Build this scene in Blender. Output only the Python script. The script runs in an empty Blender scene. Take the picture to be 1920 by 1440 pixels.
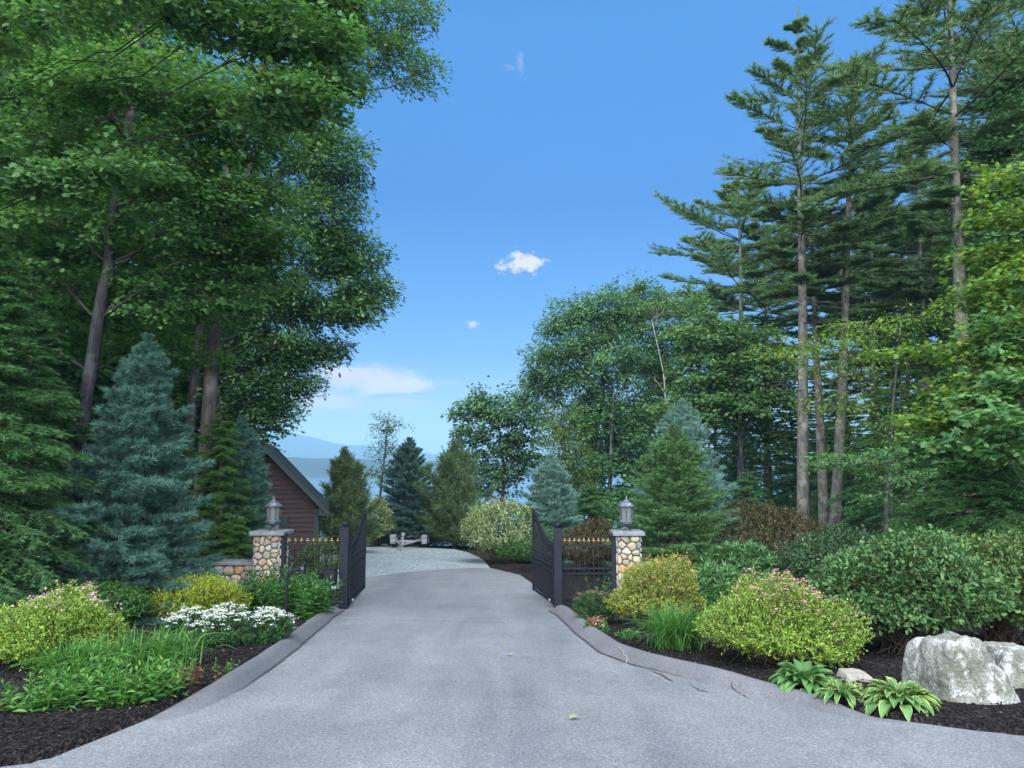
import bpy, math, numpy as np
from mathutils import Vector, Matrix, noise as mnoise
SC = bpy.context.scene
COL = SC.collection
PI = math.pi
rad = math.radians

# ------------------------------------------------------------------ camera geometry
FPX = 1442.0            # focal length in pixels of the 1920 wide photograph
CAMZ = 1.6
PITCH = math.atan(160/FPX)
CP, SP = math.cos(PITCH), math.sin(PITCH)
def ray(px, py):
    u, v = (px-960)/FPX, (720-py)/FPX
    return np.array([u, CP - v*SP, SP + v*CP])
def at(px, py, Y):
    d = ray(px, py); s = Y/d[1]
    return np.array([s*d[0], Y, CAMZ + s*d[2]])

def sstep(a, b, x):
    t = np.clip((x-a)/(b-a), 0, 1); return t*t*(3-2*t)
def g(x, y):
    """height of the ground: the drive slopes down towards the lake"""
    x = np.asarray(x, float); y = np.asarray(y, float)
    z = -0.078*np.clip(y, 0, 16.4) - 0.037*np.clip(y-16.4, 0, 24)
    edge = 39 + np.clip((x-3)*2.0, 0, 34) + np.clip((-x-9)*2.0, 0, 30)
    z = z - 0.17*np.clip(y-edge, 0, 60)
    z = z + 0.055*np.clip(x-8, 0, 30)*sstep(9, 18, y) 
    return z
def on_ground(px, py, dz=0.0):
    d = ray(px, py)
    t = np.linspace(2, 90, 6000)
    h = CAMZ + t*d[2] - (g(t*d[0], t*d[1]) + dz)
    i = np.argmax(h < 0)
    if h[i] >= 0: i = len(t)-1
    return np.array([t[i]*d[0], t[i]*d[1], float(g(t[i]*d[0], t[i]*d[1]))+dz])

# ------------------------------------------------------------------ mesh collector
def nrm(a):
    return a/np.maximum(np.linalg.norm(a, axis=-1, keepdims=True), 1e-9)
class G:
    def __init__(s): s.V=[]; s.F=[]; s.M=[]; s.n=0
    def add(s, V, F, mat=0):
        V = np.asarray(V, float).reshape(-1, 3); F = np.asarray(F, int)
        if F.ndim == 1: F = F[None]
        s.V.append(V); s.F.append(F + s.n); s.M.append(np.broadcast_to(np.asarray(mat), (len(F),)).copy()); s.n += len(V)
    def polys(s, V, faces, mat=0):
        V = np.asarray(V, float); s.V.append(V)
        for f in faces:
            s.F.append(np.asarray(f, int)[None] + s.n); s.M.append(np.array([mat]))
        s.n += len(V)
    def inst(s, T, F, P, A, N, S, mat=0):
        """template T (n,3), faces F (m,k), copied to every P with length axis A, normal N, scale S"""
        T = np.asarray(T, float); F = np.asarray(F, int)
        a = nrm(A); b = nrm(np.cross(N, a)); c = np.cross(a, b)
        S = np.broadcast_to(np.asarray(S, float), (len(P),))
        V = (P[:, None, :] + S[:, None, None]*(T[None, :, 0:1]*a[:, None, :] + T[None, :, 1:2]*b[:, None, :] + T[None, :, 2:3]*c[:, None, :]))
        k = len(T)
        FF = (F[None] + (np.arange(len(P))*k)[:, None, None]).reshape(-1, F.shape[1])
        m = np.tile(np.broadcast_to(np.asarray(mat), (len(F),)), len(P))
        s.add(V.reshape(-1, 3), FF, m)
    def sticks(s, P0, P1, R0, R1, k=3, mat=0):
        P0 = np.asarray(P0, float).reshape(-1, 3); P1 = np.asarray(P1, float).reshape(-1, 3); n = len(P0)
        if n == 0: return
        R0 = np.broadcast_to(R0, (n,)); R1 = np.broadcast_to(R1, (n,))
        d = nrm(P1-P0); h = np.where(np.abs(d[:, 2:3]) < .9, np.array([[0, 0, 1.]]), np.array([[1., 0, 0]]))
        u = nrm(np.cross(d, h)); v = np.cross(d, u)
        an = np.arange(k)*2*PI/k
        ring = u[:, None]*np.cos(an)[None, :, None] + v[:, None]*np.sin(an)[None, :, None]
        V = np.concatenate([P0[:, None] + ring*R0[:, None, None], P1[:, None] + ring*R1[:, None, None]], 1)
        i = np.arange(k); j = (i+1) % k
        F = np.stack([i, j, j+k, i+k], 1)
        FF = (F[None] + (np.arange(n)*2*k)[:, None, None]).reshape(-1, 4)
        s.add(V.reshape(-1, 3), FF, mat)
    def tube(s, pts, rr, k=8, mat=0, cap=True, wob=0.0, rng=None):
        pts = np.asarray(pts, float); n = len(pts); rr = np.broadcast_to(rr, (n,))
        t = np.gradient(pts, axis=0); t = nrm(t)
        u = np.cross(t[0], [0, 0, 1.]); 
        if np.linalg.norm(u) < .1: u = np.cross(t[0], [0, 1., 0])
        V = []
        an = np.arange(k)*2*PI/k
        for i in range(n):
            u = u - t[i]*np.dot(u, t[i]); u = u/np.linalg.norm(u); v = np.cross(t[i], u)
            r = rr[i]*(1 + (wob*rng.normal(size=k) if wob else 0))
            V.append(pts[i] + np.cos(an)[:, None]*u*np.reshape(r, (-1, 1)) + np.sin(an)[:, None]*v*np.reshape(r, (-1, 1)))
        V = np.concatenate(V); F = []
        for i in range(n-1):
            for j in range(k):
                F.append([i*k+j, i*k+(j+1) % k, (i+1)*k+(j+1) % k, (i+1)*k+j])
        if cap:
            s.polys(V, F + [list(range(k))[::-1], [(n-1)*k+j for j in range(k)]], mat)
        else: s.add(V, F, mat)
    def box(s, c, sz, mat=0, R=None):
        x, y, z = np.array(sz)/2
        V = np.array([[-x,-y,-z],[x,-y,-z],[x,y,-z],[-x,y,-z],[-x,-y,z],[x,-y,z],[x,y,z],[-x,y,z]])
        if R is not None: V = V @ np.array(R).T
        s.add(V + np.array(c), [[0,3,2,1],[4,5,6,7],[0,1,5,4],[1,2,6,5],[2,3,7,6],[3,0,4,7]], mat)
    def lathe(s, prof, k=16, c=(0,0,0), mat=0, rot=0.0):
        V = []; an = np.arange(k)*2*PI/k + rot
        for r, z in prof: V.append(np.stack([r*np.cos(an), r*np.sin(an), np.full(k, z)], 1))
        V = np.concatenate(V) + np.array(c); F = []
        for i in range(len(prof)-1):
            for j in range(k): F.append([i*k+j, i*k+(j+1) % k, (i+1)*k+(j+1) % k, (i+1)*k+j])
        s.polys(V, F + [list(range(k))[::-1], [(len(prof)-1)*k+j for j in range(k)]], mat)
    def build(s, name, mats, parent=None, smooth=False, off=None, bevel=0.0):
        me = bpy.data.meshes.new(name)
        V = np.concatenate(s.V) if s.V else np.zeros((0, 3))
        if off is not None: V = V - np.asarray(off)
        tot = np.concatenate([np.full(len(f), f.shape[1]) for f in s.F]) if s.F else np.zeros(0, int)
        idx = np.concatenate([f.ravel() for f in s.F]) if s.F else np.zeros(0, int)
        me.vertices.add(len(V)); me.vertices.foreach_set('co', V.ravel().astype(np.float32))
        me.loops.add(len(idx)); me.loops.foreach_set('vertex_index', idx.astype(np.int32))
        me.polygons.add(len(tot))
        st = np.zeros(len(tot), np.int32); st[1:] = np.cumsum(tot)[:-1]
        me.polygons.foreach_set('loop_start', st)
        try: me.polygons.foreach_set('loop_total', tot.astype(np.int32))
        except Exception: pass
        me.polygons.foreach_set('material_index', np.concatenate(s.M).astype(np.int32))
        me.polygons.foreach_set('use_smooth', np.full(len(tot), smooth))
        me.update(calc_edges=True)
        for m in (mats if isinstance(mats, (list, tuple)) else [mats]): me.materials.append(m)
        o = bpy.data.objects.new(name, me); COL.objects.link(o)
        if parent is not None: o.parent = parent
        if bevel:
            b = o.modifiers.new('bevel', 'BEVEL'); b.width = bevel; b.segments = 2; b.limit_method = 'ANGLE'
        return o

def tag(o, label, cat, group=None, kind=None):
    o['label'] = label; o['category'] = cat
    if group: o['group'] = group
    if kind: o['kind'] = kind
    return o
def thing(name, label, cat, loc, rz=0.0, group=None):
    o = bpy.data.objects.new(name, None); COL.objects.link(o)
    o.empty_display_size = 0.2
    o.location = [float(v) for v in loc]; o.rotation_euler = (0, 0, rz)
    return tag(o, label, cat, group)
def dup(root, loc, rz=0.0, sc=1.0, label=None, group=None):
    r = root.copy(); COL.objects.link(r); r.location = [float(v) for v in loc]; r.rotation_euler = (0, 0, rz); r.scale = (sc, sc, sc) if np.isscalar(sc) else sc
    if label: r['label'] = label
    if group: r['group'] = group
    for ch in root.children:
        c = ch.copy(); COL.objects.link(c); c.parent = r
        for gc in ch.children:
            d = gc.copy(); COL.objects.link(d); d.parent = c
    return r

# ------------------------------------------------------------------ materials
def newmat(name):
    m = bpy.data.materials.new(name); m.use_nodes = True
    nt = m.node_tree; nt.nodes.clear()
    out = nt.nodes.new('ShaderNodeOutputMaterial'); b = nt.nodes.new('ShaderNodeBsdfPrincipled')
    nt.links.new(b.outputs[0], out.inputs[0])
    return m, nt, b, out
def N(nt, t, **kw):
    n = nt.nodes.new(t)
    for k, v in kw.items():
        if k.startswith('i_'):
            key = k[2:]
            key = int(key) if key.isdigit() else key.replace('_', ' ')
            n.inputs[key].default_value = v
        else: setattr(n, k, v)
    return n
def ramp(nt, fac, stops):
    r = nt.nodes.new('ShaderNodeValToRGB'); e = r.color_ramp.elements
    while len(e) < len(stops): e.new(0.5)
    for i, (p, c) in enumerate(stops):
        e[i].position = p; e[i].color = (*c, 1) if len(c) == 3 else c
    nt.links.new(fac, r.inputs[0]); return r
def noise_fac(nt, scale, detail=4, rough=.6, vec=None, dist=0.0):
    n = N(nt, 'ShaderNodeTexNoise', i_Scale=scale, i_Detail=detail, i_Roughness=rough, i_Distortion=dist)
    if vec is not None: nt.links.new(vec, n.inputs['Vector'])
    return n.outputs['Fac']
def objco(nt, scale=(1, 1, 1)):
    t = nt.nodes.new('ShaderNodeTexCoord'); m = N(nt, 'ShaderNodeMapping'); m.inputs['Scale'].default_value = scale
    nt.links.new(t.outputs['Object'], m.inputs['Vector']); return m.outputs[0]
def mixc(nt, fac, a, b, mode='MIX'):
    m = nt.nodes.new('ShaderNodeMix'); m.data_type = 'RGBA'; m.blend_type = mode
    for sock, v in ((0, fac), (6, a), (7, b)):
        if hasattr(v, 'is_linked') or isinstance(v, bpy.types.NodeSocket): nt.links.new(v, m.inputs[sock])
        else: m.inputs[sock].default_value = (*v, 1) if isinstance(v, tuple) and len(v) == 3 else v
    return m.outputs[2]
def bump(nt, b, h, strength=.3, dist=.02):
    n = N(nt, 'ShaderNodeBump', i_Strength=strength, i_Distance=dist); nt.links.new(h, n.inputs['Height']); nt.links.new(n.outputs[0], b.inputs['Normal'])

def leaf_mat(name, c1, c2, c3=None, trans=.35, rough=.55, spec=.3, tcol=None):
    """leaves: every leaf has its own tone (random per island) between c1, c2 (and now and then c3)"""
    m, nt, b, out = newmat(name)
    geo = nt.nodes.new('ShaderNodeNewGeometry')
    stops = [(0.0, c1), (0.75, c2), (1.0, c3 or c2)]
    r = ramp(nt, geo.outputs['Random Per Island'], stops)
    nz = noise_fac(nt, 0.9, 3, .6, objco(nt))
    mm = N(nt, 'ShaderNodeMapRange'); nt.links.new(nz, mm.inputs[0])
    mm.inputs[1].default_value = .3; mm.inputs[2].default_value = .7; mm.inputs[3].default_value = .82; mm.inputs[4].default_value = 1.18
    hs = nt.nodes.new('ShaderNodeHueSaturation'); nt.links.new(r.outputs[0], hs.inputs['Color']); nt.links.new(mm.outputs[0], hs.inputs['Value'])
    nt.links.new(hs.outputs[0], b.inputs['Base Color'])
    b.inputs['Roughness'].default_value = rough; b.inputs['Specular IOR Level'].default_value = spec
    if trans > 0:
        t = nt.nodes.new('ShaderNodeBsdfTranslucent')
        tc = mixc(nt, 1.0, hs.outputs[0], tcol or (1.25, 1.25, .55), 'MULTIPLY')
        nt.links.new(tc, t.inputs[0])
        mx = nt.nodes.new('ShaderNodeMixShader'); mx.inputs[0].default_value = trans
        nt.links.new(b.outputs[0], mx.inputs[1]); nt.links.new(t.outputs[0], mx.inputs[2]); nt.links.new(mx.outputs[0], out.inputs[0])
    return m
def bark_mat(name, c1, c2, c3, zs=.25, scale=9):
    m, nt, b, out = newmat(name)
    v = objco(nt, (1, 1, zs))
    n1 = noise_fac(nt, scale, 6, .7, v, .6)
    r = ramp(nt, n1, [(.32, c1), (.52, c2), (.72, c3)])
    n2 = noise_fac(nt, 1.7, 4, .6, objco(nt))
    r2 = ramp(nt, n2, [(.52, (0, 0, 0)), (.70, (.8, .8, .8))])
    col = mixc(nt, r2.outputs[0], r.outputs[0], tuple(min(1, x*1.5) for x in c3))
    nt.links.new(col, b.inputs['Base Color']); b.inputs['Roughness'].default_value = .9; b.inputs['Specular IOR Level'].default_value = .15
    bump(nt, b, n1, .8, .03)
    return m
def plain(name, c, rough=.5, metal=0.0, var=.12, scale=6, bmp=0.0, spec=.4):
    m, nt, b, out = newmat(name)
    n = noise_fac(nt, scale, 5, .65, objco(nt))
    lo = tuple(x*(1-var*1.5) for x in c); hi = tuple(min(1, x*(1+var*1.5)) for x in c)
    r = ramp(nt, n, [(.3, lo), (.7, hi)])
    nt.links.new(r.outputs[0], b.inputs['Base Color']); b.inputs['Roughness'].default_value = rough; b.inputs['Metallic'].default_value = metal
    b.inputs['Specular IOR Level'].default_value = spec
    if bmp: bump(nt, b, noise_fac(nt, scale*6, 4, .6, objco(nt)), bmp, .01)
    return m

# ------------------------------------------------------------------ leaf templates (unit length along x)
OVAL = (np.array([[0,0,0],[.42,-.26,.07],[1,0,-.06],[.42,.26,.07]]), np.array([[0,1,2],[0,2,3]]))
LANCE = (np.array([[0,0,0],[.4,-.13,.04],[1,0,-.1],[.4,.13,.04]]), np.array([[0,1,2],[0,2,3]]))
LBROAD = (np.array([[0,0,0],[.3,-.15,.05],[.65,-.13,.02],[1,0,-.16],[.65,.13,.02],[.3,.15,.05],[.5,0,-.02]]), np.array([[0,1,6],[1,2,6],[2,3,6],[3,4,6],[4,5,6],[5,0,6]]))
BROAD = (np.array([[0,0,0],[.3,-.27,.06],[.7,-.22,.03],[1,0,-.1],[.7,.22,.03],[.3,.27,.06],[.5,0,-.01]]),
         np.array([[0,1,6],[1,2,6],[2,3,6],[3,4,6],[4,5,6],[5,0,6]]))
_mo = [(0,0),(.12,-.46),(.36,-.28),(.55,-.56),(.62,-.2),(.78,-.24),(1,0),(.78,.24),(.62,.2),(.55,.56),(.36,.28),(.12,.46)]
MAPLE = (np.array([[x, y, -.12*abs(y)] for x, y in _mo] + [[.42, 0, .05]]), np.array([[i, (i+1) % 12, 12] for i in range(12)]))
_ok = [(0,0),(.25,-.22),(.35,-.08),(.55,-.3),(.64,-.1),(.82,-.2),(1,0),(.82,.2),(.64,.1),(.55,.3),(.35,.08),(.25,.22)]
OAK = (np.array([[x, y, .1*abs(y)] for x, y in _ok] + [[.5, 0, -.02]]), np.array([[i, (i+1) % 12, 12] for i in range(12)]))
def needle(w): return (np.array([[0,-w,0],[0,w,0],[1,0,0]]), np.array([[0,1,2]]))
STAR = (np.array([[.5*math.cos(i*PI/5)*(1 if i % 2 else .55), .5*math.sin(i*PI/5)*(1 if i % 2 else .55), .06*(i % 2)] for i in range(10)] + [[0,0,0]]),
        np.array([[i, (i+1) % 10, 10] for i in range(10)]))
def rdir(rng, n):
    return nrm(rng.normal(size=(n, 3)))

# ------------------------------------------------------------------ broadleaf tree
def broadleaf(name, label, cat, base, tpath, tr, lobes, T, size, per, leafm, barkm, seed, group=None, spray=(.9, .55), flat=.12, droop=.12, tk=9, limbr=.26, inner=.55, limbm=None):
    rng = np.random.default_rng(seed)
    root = thing(name, label, cat, base, group=group)
    base = np.asarray(base, float)
    tp = np.asarray(tpath, float)
    # resample the trunk
    d = np.r_[0, np.cumsum(np.linalg.norm(np.diff(tp, axis=0), axis=1))]
    ss = np.linspace(0, d[-1], max(8, int(d[-1]/.6)))
    P = np.stack([np.interp(ss, d, tp[:, i]) for i in range(3)], 1)
    P[1:-1, :2] += rng.normal(size=(len(P)-2, 2))*tr*.12
    q = ss/d[-1]
    R = tr*(1 - .78*q) ; R[0] *= 1.25
    w = G(); w.tube(P, R, tk, wob=.04, rng=rng); lw = G() if len(lobes) > 7 else w
    LP, LA, LN, LS = [], [], [], []
    s0, s1, sr0, sr1 = [], [], [], []
    for (c, r, ns) in lobes:
        c = np.asarray(c, float); r = np.broadcast_to(np.asarray(r, float), (3,))
        hor = np.hypot(*(P[:, :2]-c[:2]).T)
        want = c[2] - .45*hor - .3*r[2]
        i = int(np.argmin(np.abs(P[:, 2]-want))); a = P[i]
        mid = a + (c-a)*.55 + np.array([0, 0, .10*np.linalg.norm(c-a)])
        tt = np.linspace(0, 1, 7)[:, None]
        path = (1-tt)**2*a + 2*tt*(1-tt)*mid + tt**2*c
        path[1:-1] += rng.normal(size=(5, 3))*.032*np.linalg.norm(c-a)
        lr = min(R[i]*.7, tr*limbr*(.6+.4*min(1, np.mean(r)/1.5)))
        lw.tube(path, np.linspace(lr, max(.012, lr*.3), 7), 6)
        # sprays
        dd = rdir(rng, ns); rho = rng.uniform(inner, 1, ns)[:, None]**.6
        C = c + dd*rho*r
        O = C - (a*.35 + c*.65); O[:, 2] *= .35; O = nrm(O + rng.normal(size=(ns, 3))*.25*np.array([1, 1, .4]))
        L = spray[0]*rng.uniform(.65, 1.2, ns)
        st = C - O*L[:, None]*.6
        src = path[2 + np.argmin(np.linalg.norm(st[:, None]-path[None, 2:], axis=-1) + rng.uniform(0, .5, (ns, 5))*np.mean(r), axis=1)]
        md = (src+st)/2 + rng.normal(size=(ns, 3))*.10*np.linalg.norm(st-src, axis=1)[:, None]
        s0 += [src, md, st]; s1 += [md, st, C + O*L[:, None]*.3]
        br = max(.007, lr*.16)
        sr0 += [np.full(ns, br), np.full(ns, br*.8), np.full(ns, br*.6)]; sr1 += [np.full(ns, br*.8), np.full(ns, br*.6), np.full(ns, .004)]
        # leaves
        t = rng.uniform(-.6, 1, (ns, per)); B = nrm(np.cross(np.array([0, 0, 1.]), O))
        W = spray[1]*(1-.45*np.clip(t, 0, 1))
        sd = np.clip(rng.normal(size=(ns, per))*.5, -1.2, 1.2)*W
        up = rng.normal(size=(ns, per))*flat - droop*np.abs(t)**1.5*L[:, None] - .25*droop*np.abs(sd)
        pos = C[:, None] + O[:, None]*(t*L[:, None])[..., None] + B[:, None]*sd[..., None] + np.array([0, 0, 1.])*up[..., None]
        ax = O[:, None]*.7 + B[:, None]*(np.sign(sd)*.6)[..., None] + np.array([0, 0, -.4]) + rng.normal(size=(ns, per, 3))*.35
        nn = np.array([0, 0, 1.]) + O[:, None]*.25 + rng.normal(size=(ns, per, 3))*.42
        LP.append(pos.reshape(-1, 3)); LA.append(ax.reshape(-1, 3)); LN.append(nn.reshape(-1, 3)); LS.append(size*(.45+.9*rng.beta(2, 2, ns*per)))
    lw.sticks(np.concatenate(s0), np.concatenate(s1), np.concatenate(sr0), np.concatenate(sr1), 3)
    w.build('trunk', barkm, root, True, base)
    if lw is not w: lw.build('branches', limbm or M['twig_grey'], root, True, base)
    f = G(); f.inst(T[0], T[1], np.concatenate(LP), np.concatenate(LA), np.concatenate(LN), np.concatenate(LS))
    f.build('crown', leafm, root, False, base)
    return root

# ------------------------------------------------------------------ conifer
def conifer(name, label, cat, base, H, R, leafm, barkm, seed, group=None, t0=.05, nb=120, prof=None, pitch=(0, 35), curve=0.0, nsub=5, s0=.25,
            sublen=.42, nt=3, per=14, nl=.1, nw=.06, tl=.16, flat=.5, spread=.8, tr=.12, lean=(0, 0), droop=0.0, bare=0.0, subup=.1, whorl=0, nodroop=False, limbk=.008, limbm=None, jitter=0.0, stubs=0, pj=5, tmin=.28):
    rng = np.random.default_rng(seed)
    root = thing(name, label, cat, base, group=group)
    prof = prof or (lambda u: (1-u)**.8)
    lean = np.array(lean, float)
    def ax(t): 
        t = np.asarray(t)
        return np.stack([lean[0]*t + .12*tr*8*np.sin(t*5+seed)*t*(1-t), lean[1]*t, H*t], -1)
    w = G(); tt = np.linspace(0, 1, 16); R_t = tr*(1-tt)**.8 + .01; R_t[0] *= 1.2
    w.tube(ax(tt), R_t, 9, wob=.03, rng=rng)
    if whorl:
        nwh = nb//whorl
        u = np.repeat((np.arange(nwh)+rng.uniform(-.25, .25, nwh))/nwh, whorl)
        u = np.clip(u + rng.normal(size=len(u))*.006, 0, .992); nb = len(u)
        az = np.tile(np.arange(whorl)*2*PI/whorl, nwh) + np.repeat(rng.uniform(0, 6.28, nwh), whorl) + rng.normal(size=nb)*.35
    else:
        u = np.clip((np.arange(nb)+rng.uniform(-.5, .5, nb))/nb, 0, .99)**1.05
        az = np.arange(nb)*2.39996 + rng.normal(size=nb)*.3
    t = t0 + (1-t0)*u
    L = R*np.array([prof(x) for x in u])*rng.uniform(.72-jitter, 1.12+jitter*.6, nb) + .025
    pt = np.radians(pitch[0] + (pitch[1]-pitch[0])*u + rng.normal(size=nb)*pj)
    e = np.stack([np.cos(az), np.sin(az), 0*az], 1); side = np.stack([-np.sin(az), np.cos(az), 0*az], 1)
    B0 = ax(t)
    bend = rng.normal(size=nb)*.12
    def bp(s):   # s: (nb,) or (nb,k)
        s = np.asarray(s); 
        if s.ndim == 1: s = np.broadcast_to(s, (nb, len(s)))
        l = L[:, None]*s
        return B0[:, None] + e[:, None]*(l*np.cos(pt)[:, None])[..., None] + side[:, None]*(bend[:, None]*l*s)[..., None] + np.array([0, 0, 1.])*(l*np.sin(pt)[:, None] + L[:, None]*curve*s*s)[..., None]
    sv = np.linspace(0, 1, 6); BP = bp(sv)
    br = np.clip(limbk*L + .005, .005, tr*.4); lw = G()
    for i in range(5):
        lw.sticks(BP[:, i], BP[:, i+1], br*(1-.17*i), br*(1-.17*(i+1)), 4)
    if stubs:
        ts = rng.uniform(t0*.45, t0+.12, stubs); a_ = rng.uniform(0, 6.28, stubs); l_ = R*rng.uniform(.12, .75, stubs)
        b_ = ax(ts); d1 = np.stack([np.cos(a_), np.sin(a_), rng.uniform(-.25, .15, stubs)], 1)
        m_ = b_ + d1*(l_*.5)[:, None]; e_ = b_ + d1*l_[:, None] + np.array([0, 0, 1.])*(l_*rng.uniform(-.15, .2, stubs))[:, None]
        lw.sticks(b_, m_, .022, .015, 4); lw.sticks(m_, e_, .015, .004, 3)
        f_ = m_ + (e_-m_)*.4 + rng.normal(size=(stubs, 3))*.02; lw.sticks(m_, f_ + rng.normal(size=(stubs, 3))*.25, .009, .003, 3)
    # side shoots
    q = s0 + (1-s0)*(np.arange(nsub)+.5)/nsub
    q = np.clip(q[None] + rng.uniform(-.4, .4, (nb, nsub))*(1-s0)/nsub, 0, 1)
    SPt = bp(q)                                             # nb,nsub,3
    tang = nrm(bp(np.minimum(q+.03, 1.03)) - bp(np.maximum(q-.03, 0)))
    a = np.radians(rng.uniform(32, 62, (nb, nsub, 2))); sg = np.array([1, -1.])
    sl = sublen*L[:, None]*(1.08-q*.8) + .02
    sdv = tang[:, :, None]*np.cos(a)[..., None] + side[:, None, None]*(np.sin(a)*sg)[..., None]
    sdv[..., 2] += subup + rng.normal(size=(nb, nsub, 2))*.12 - droop
    sdv = nrm(sdv)
    SE = SPt[:, :, None] + sdv*(sl[:, :, None]*rng.uniform(.7, 1.15, (nb, nsub, 2)))[..., None]
    S0 = np.broadcast_to(SPt[:, :, None], SE.shape)
    lw.sticks(S0.reshape(-1, 3), SE.reshape(-1, 3), .006, .003, 3)
    # tufts on shoots
    k = np.linspace(bare, 1, nt)[None, None, None] + rng.uniform(-.1, .1, (nb, nsub, 2, nt))
    TP = S0[..., None, :] + (SE-S0)[..., None, :]*k[..., None]
    if droop: TP[..., 2] -= droop*.25*sl[:, :, None, None]*k**2
    TD = np.broadcast_to(sdv[..., None, :], TP.shape)
    # tufts on the branch itself
    nm = nsub + 3
    qm = np.broadcast_to(np.linspace(max(s0, .3), 1.0, nm), (nb, nm)); TM = bp(qm); DM = nrm(bp(np.minimum(qm+.02, 1.02)) - bp(qm-.02))
    # leader
    zz = np.linspace(1-.06*(1-t0), 1, 5); TLd = ax(zz); DL = np.tile([0, 0, 1.], (5, 1))
    TPa = np.concatenate([TP.reshape(-1, 3), TM.reshape(-1, 3), TLd]); TDa = np.concatenate([TD.reshape(-1, 3), DM.reshape(-1, 3), DL])
    n = len(TPa)
    rnd = rng.normal(size=(n, per, 3)); rnd[..., 2] *= (1-flat)
    rnd = nrm(rnd)
    nd = nrm(TDa[:, None]*rng.uniform(.5, 1.0, (n, per))[..., None] + rnd*spread)
    if nodroop: nd[..., 2] = np.abs(nd[..., 2])*.6 + nd[..., 2]*.4
    tsz = np.clip((H*1.01-TPa[:, 2])/(.13*H), tmin, 1.0)[:, None]
    np_ = TPa[:, None] + TDa[:, None]*(rng.uniform(-.6, .5, (n, per))*tl*tsz)[..., None]
    Tn = needle(nw)
    f = G(); f.inst(Tn[0], Tn[1], np_.reshape(-1, 3), nd.reshape(-1, 3), rng.normal(size=(n*per, 3)) + np.array([0, 0, .8]), (nl*rng.uniform(.7, 1.2, (n, per))*tsz).ravel())
    w.build('trunk', barkm, root, True)
    lw.build('branches', limbm or M['twig_grey'], root, True)
    f.build('crown', leafm, root, False)
    return root

# ------------------------------------------------------------------ shrubs
def shrub(name, label, cat, base, rx, ry, h, nsp, per, T, size, leafm, seed, slen=.16, group=None, stemm=None, flowers=None, low=.12, lump=.13, upb=.5, inner=.7, nstem=14, part='foliage', splay=.8, jag=.0):
    rng = np.random.default_rng(seed)
    root = thing(name, label, cat, base, group=group)
    th = rng.uniform(0, 2*PI, nsp); cz = rng.uniform(-.75, 1, nsp)
    d = np.stack([np.sqrt(1-cz**2)*np.cos(th), np.sqrt(1-cz**2)*np.sin(th), cz], 1)
    K = rdir(rng, 9); ph = rng.uniform(0, 6, 9)
    def Rf(d): return 1 + lump*np.sum(np.cos(3.1*(d @ K.T)*1.6 + ph), 1)/3
    depth = rng.uniform(inner, 1.0, nsp)**.7
    r = Rf(d)*depth
    zc = h*(.42 + low*.5)
    up = h - zc; dn = zc - h*low
    dim = np.stack([np.full(nsp, rx), np.full(nsp, ry), np.where(d[:, 2] > 0, up, dn)], 1)
    C = d*r[:, None]*dim + np.array([0, 0, zc])
    nrmv = nrm(d/np.array([rx, ry, max(up, .01)]))
    D = nrm(nrmv*.7 + np.array([0, 0, upb]) + rng.normal(size=(nsp, 3))*.35)
    L = slen*rng.uniform(.6, 1.25 + jag, nsp)
    t = np.linspace(0, 1, per)[None] + rng.uniform(-.5, .5, (nsp, per))/per
    pos = C[:, None] + D[:, None]*((t-.55)*L[:, None])[..., None]
    perp = rng.normal(size=(nsp, per, 3)); perp = nrm(perp - D[:, None]*np.sum(perp*D[:, None], -1, keepdims=True))
    ax = D[:, None]*(.3 + .5*t)[..., None] + perp*splay
    nn = D[:, None]*.8 + np.array([0, 0, .6]) + rng.normal(size=(nsp, per, 3))*.3
    f = G(); f.inst(T[0], T[1], pos.reshape(-1, 3), ax.reshape(-1, 3), nn.reshape(-1, 3), size*rng.uniform(.65, 1.2, nsp*per))
    f.build(part, leafm, root, False)
    if stemm is not None:
        s = G()
        k = rng.integers(0, nsp, nstem*6)
        p0 = np.stack([rng.normal(size=len(k))*rx*.18, rng.normal(size=len(k))*ry*.18, np.full(len(k), -.03)], 1)
        p1 = C[k]*np.array([.55, .55, .62]); p2 = C[k]
        s.sticks(p0, p1, .009, .007, 4); s.sticks(p1, p2, .007, .003, 3)
        s.sticks(C - D*L[:, None]*.6, C + D*L[:, None]*.4, .0025, .0015, 3)
        s.build('stems', stemm, root, True)
    if flowers is not None:
        fm, nf, fs, nper, zmin, bias = flowers
        pick = np.where((d[:, 2] > zmin) & (depth > .8))[0]
        if bias is not None:
            wgt = np.clip(d[pick] @ np.array(bias), 0, None)**2 + .05
            pick = rng.choice(pick, nf, p=wgt/wgt.sum())
        else: pick = rng.choice(pick, nf)
        fc = C[pick] + D[pick]*(L[pick]*.6)[:, None]
        fp = fc[:, None] + rng.normal(size=(nf, nper, 3))*np.array([fs, fs, fs*.3])*.8
        f2 = G(); f2.inst(STAR[0], STAR[1], fp.reshape(-1, 3), rdir(rng, nf*nper)*np.array([1, 1, .2]), np.array([0, 0, 1.]) + rng.normal(size=(nf*nper, 3))*.35, fs*.75*rng.uniform(.7, 1.2, nf*nper))
        f2.build('flower_heads', fm, root, False)
    return root

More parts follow.
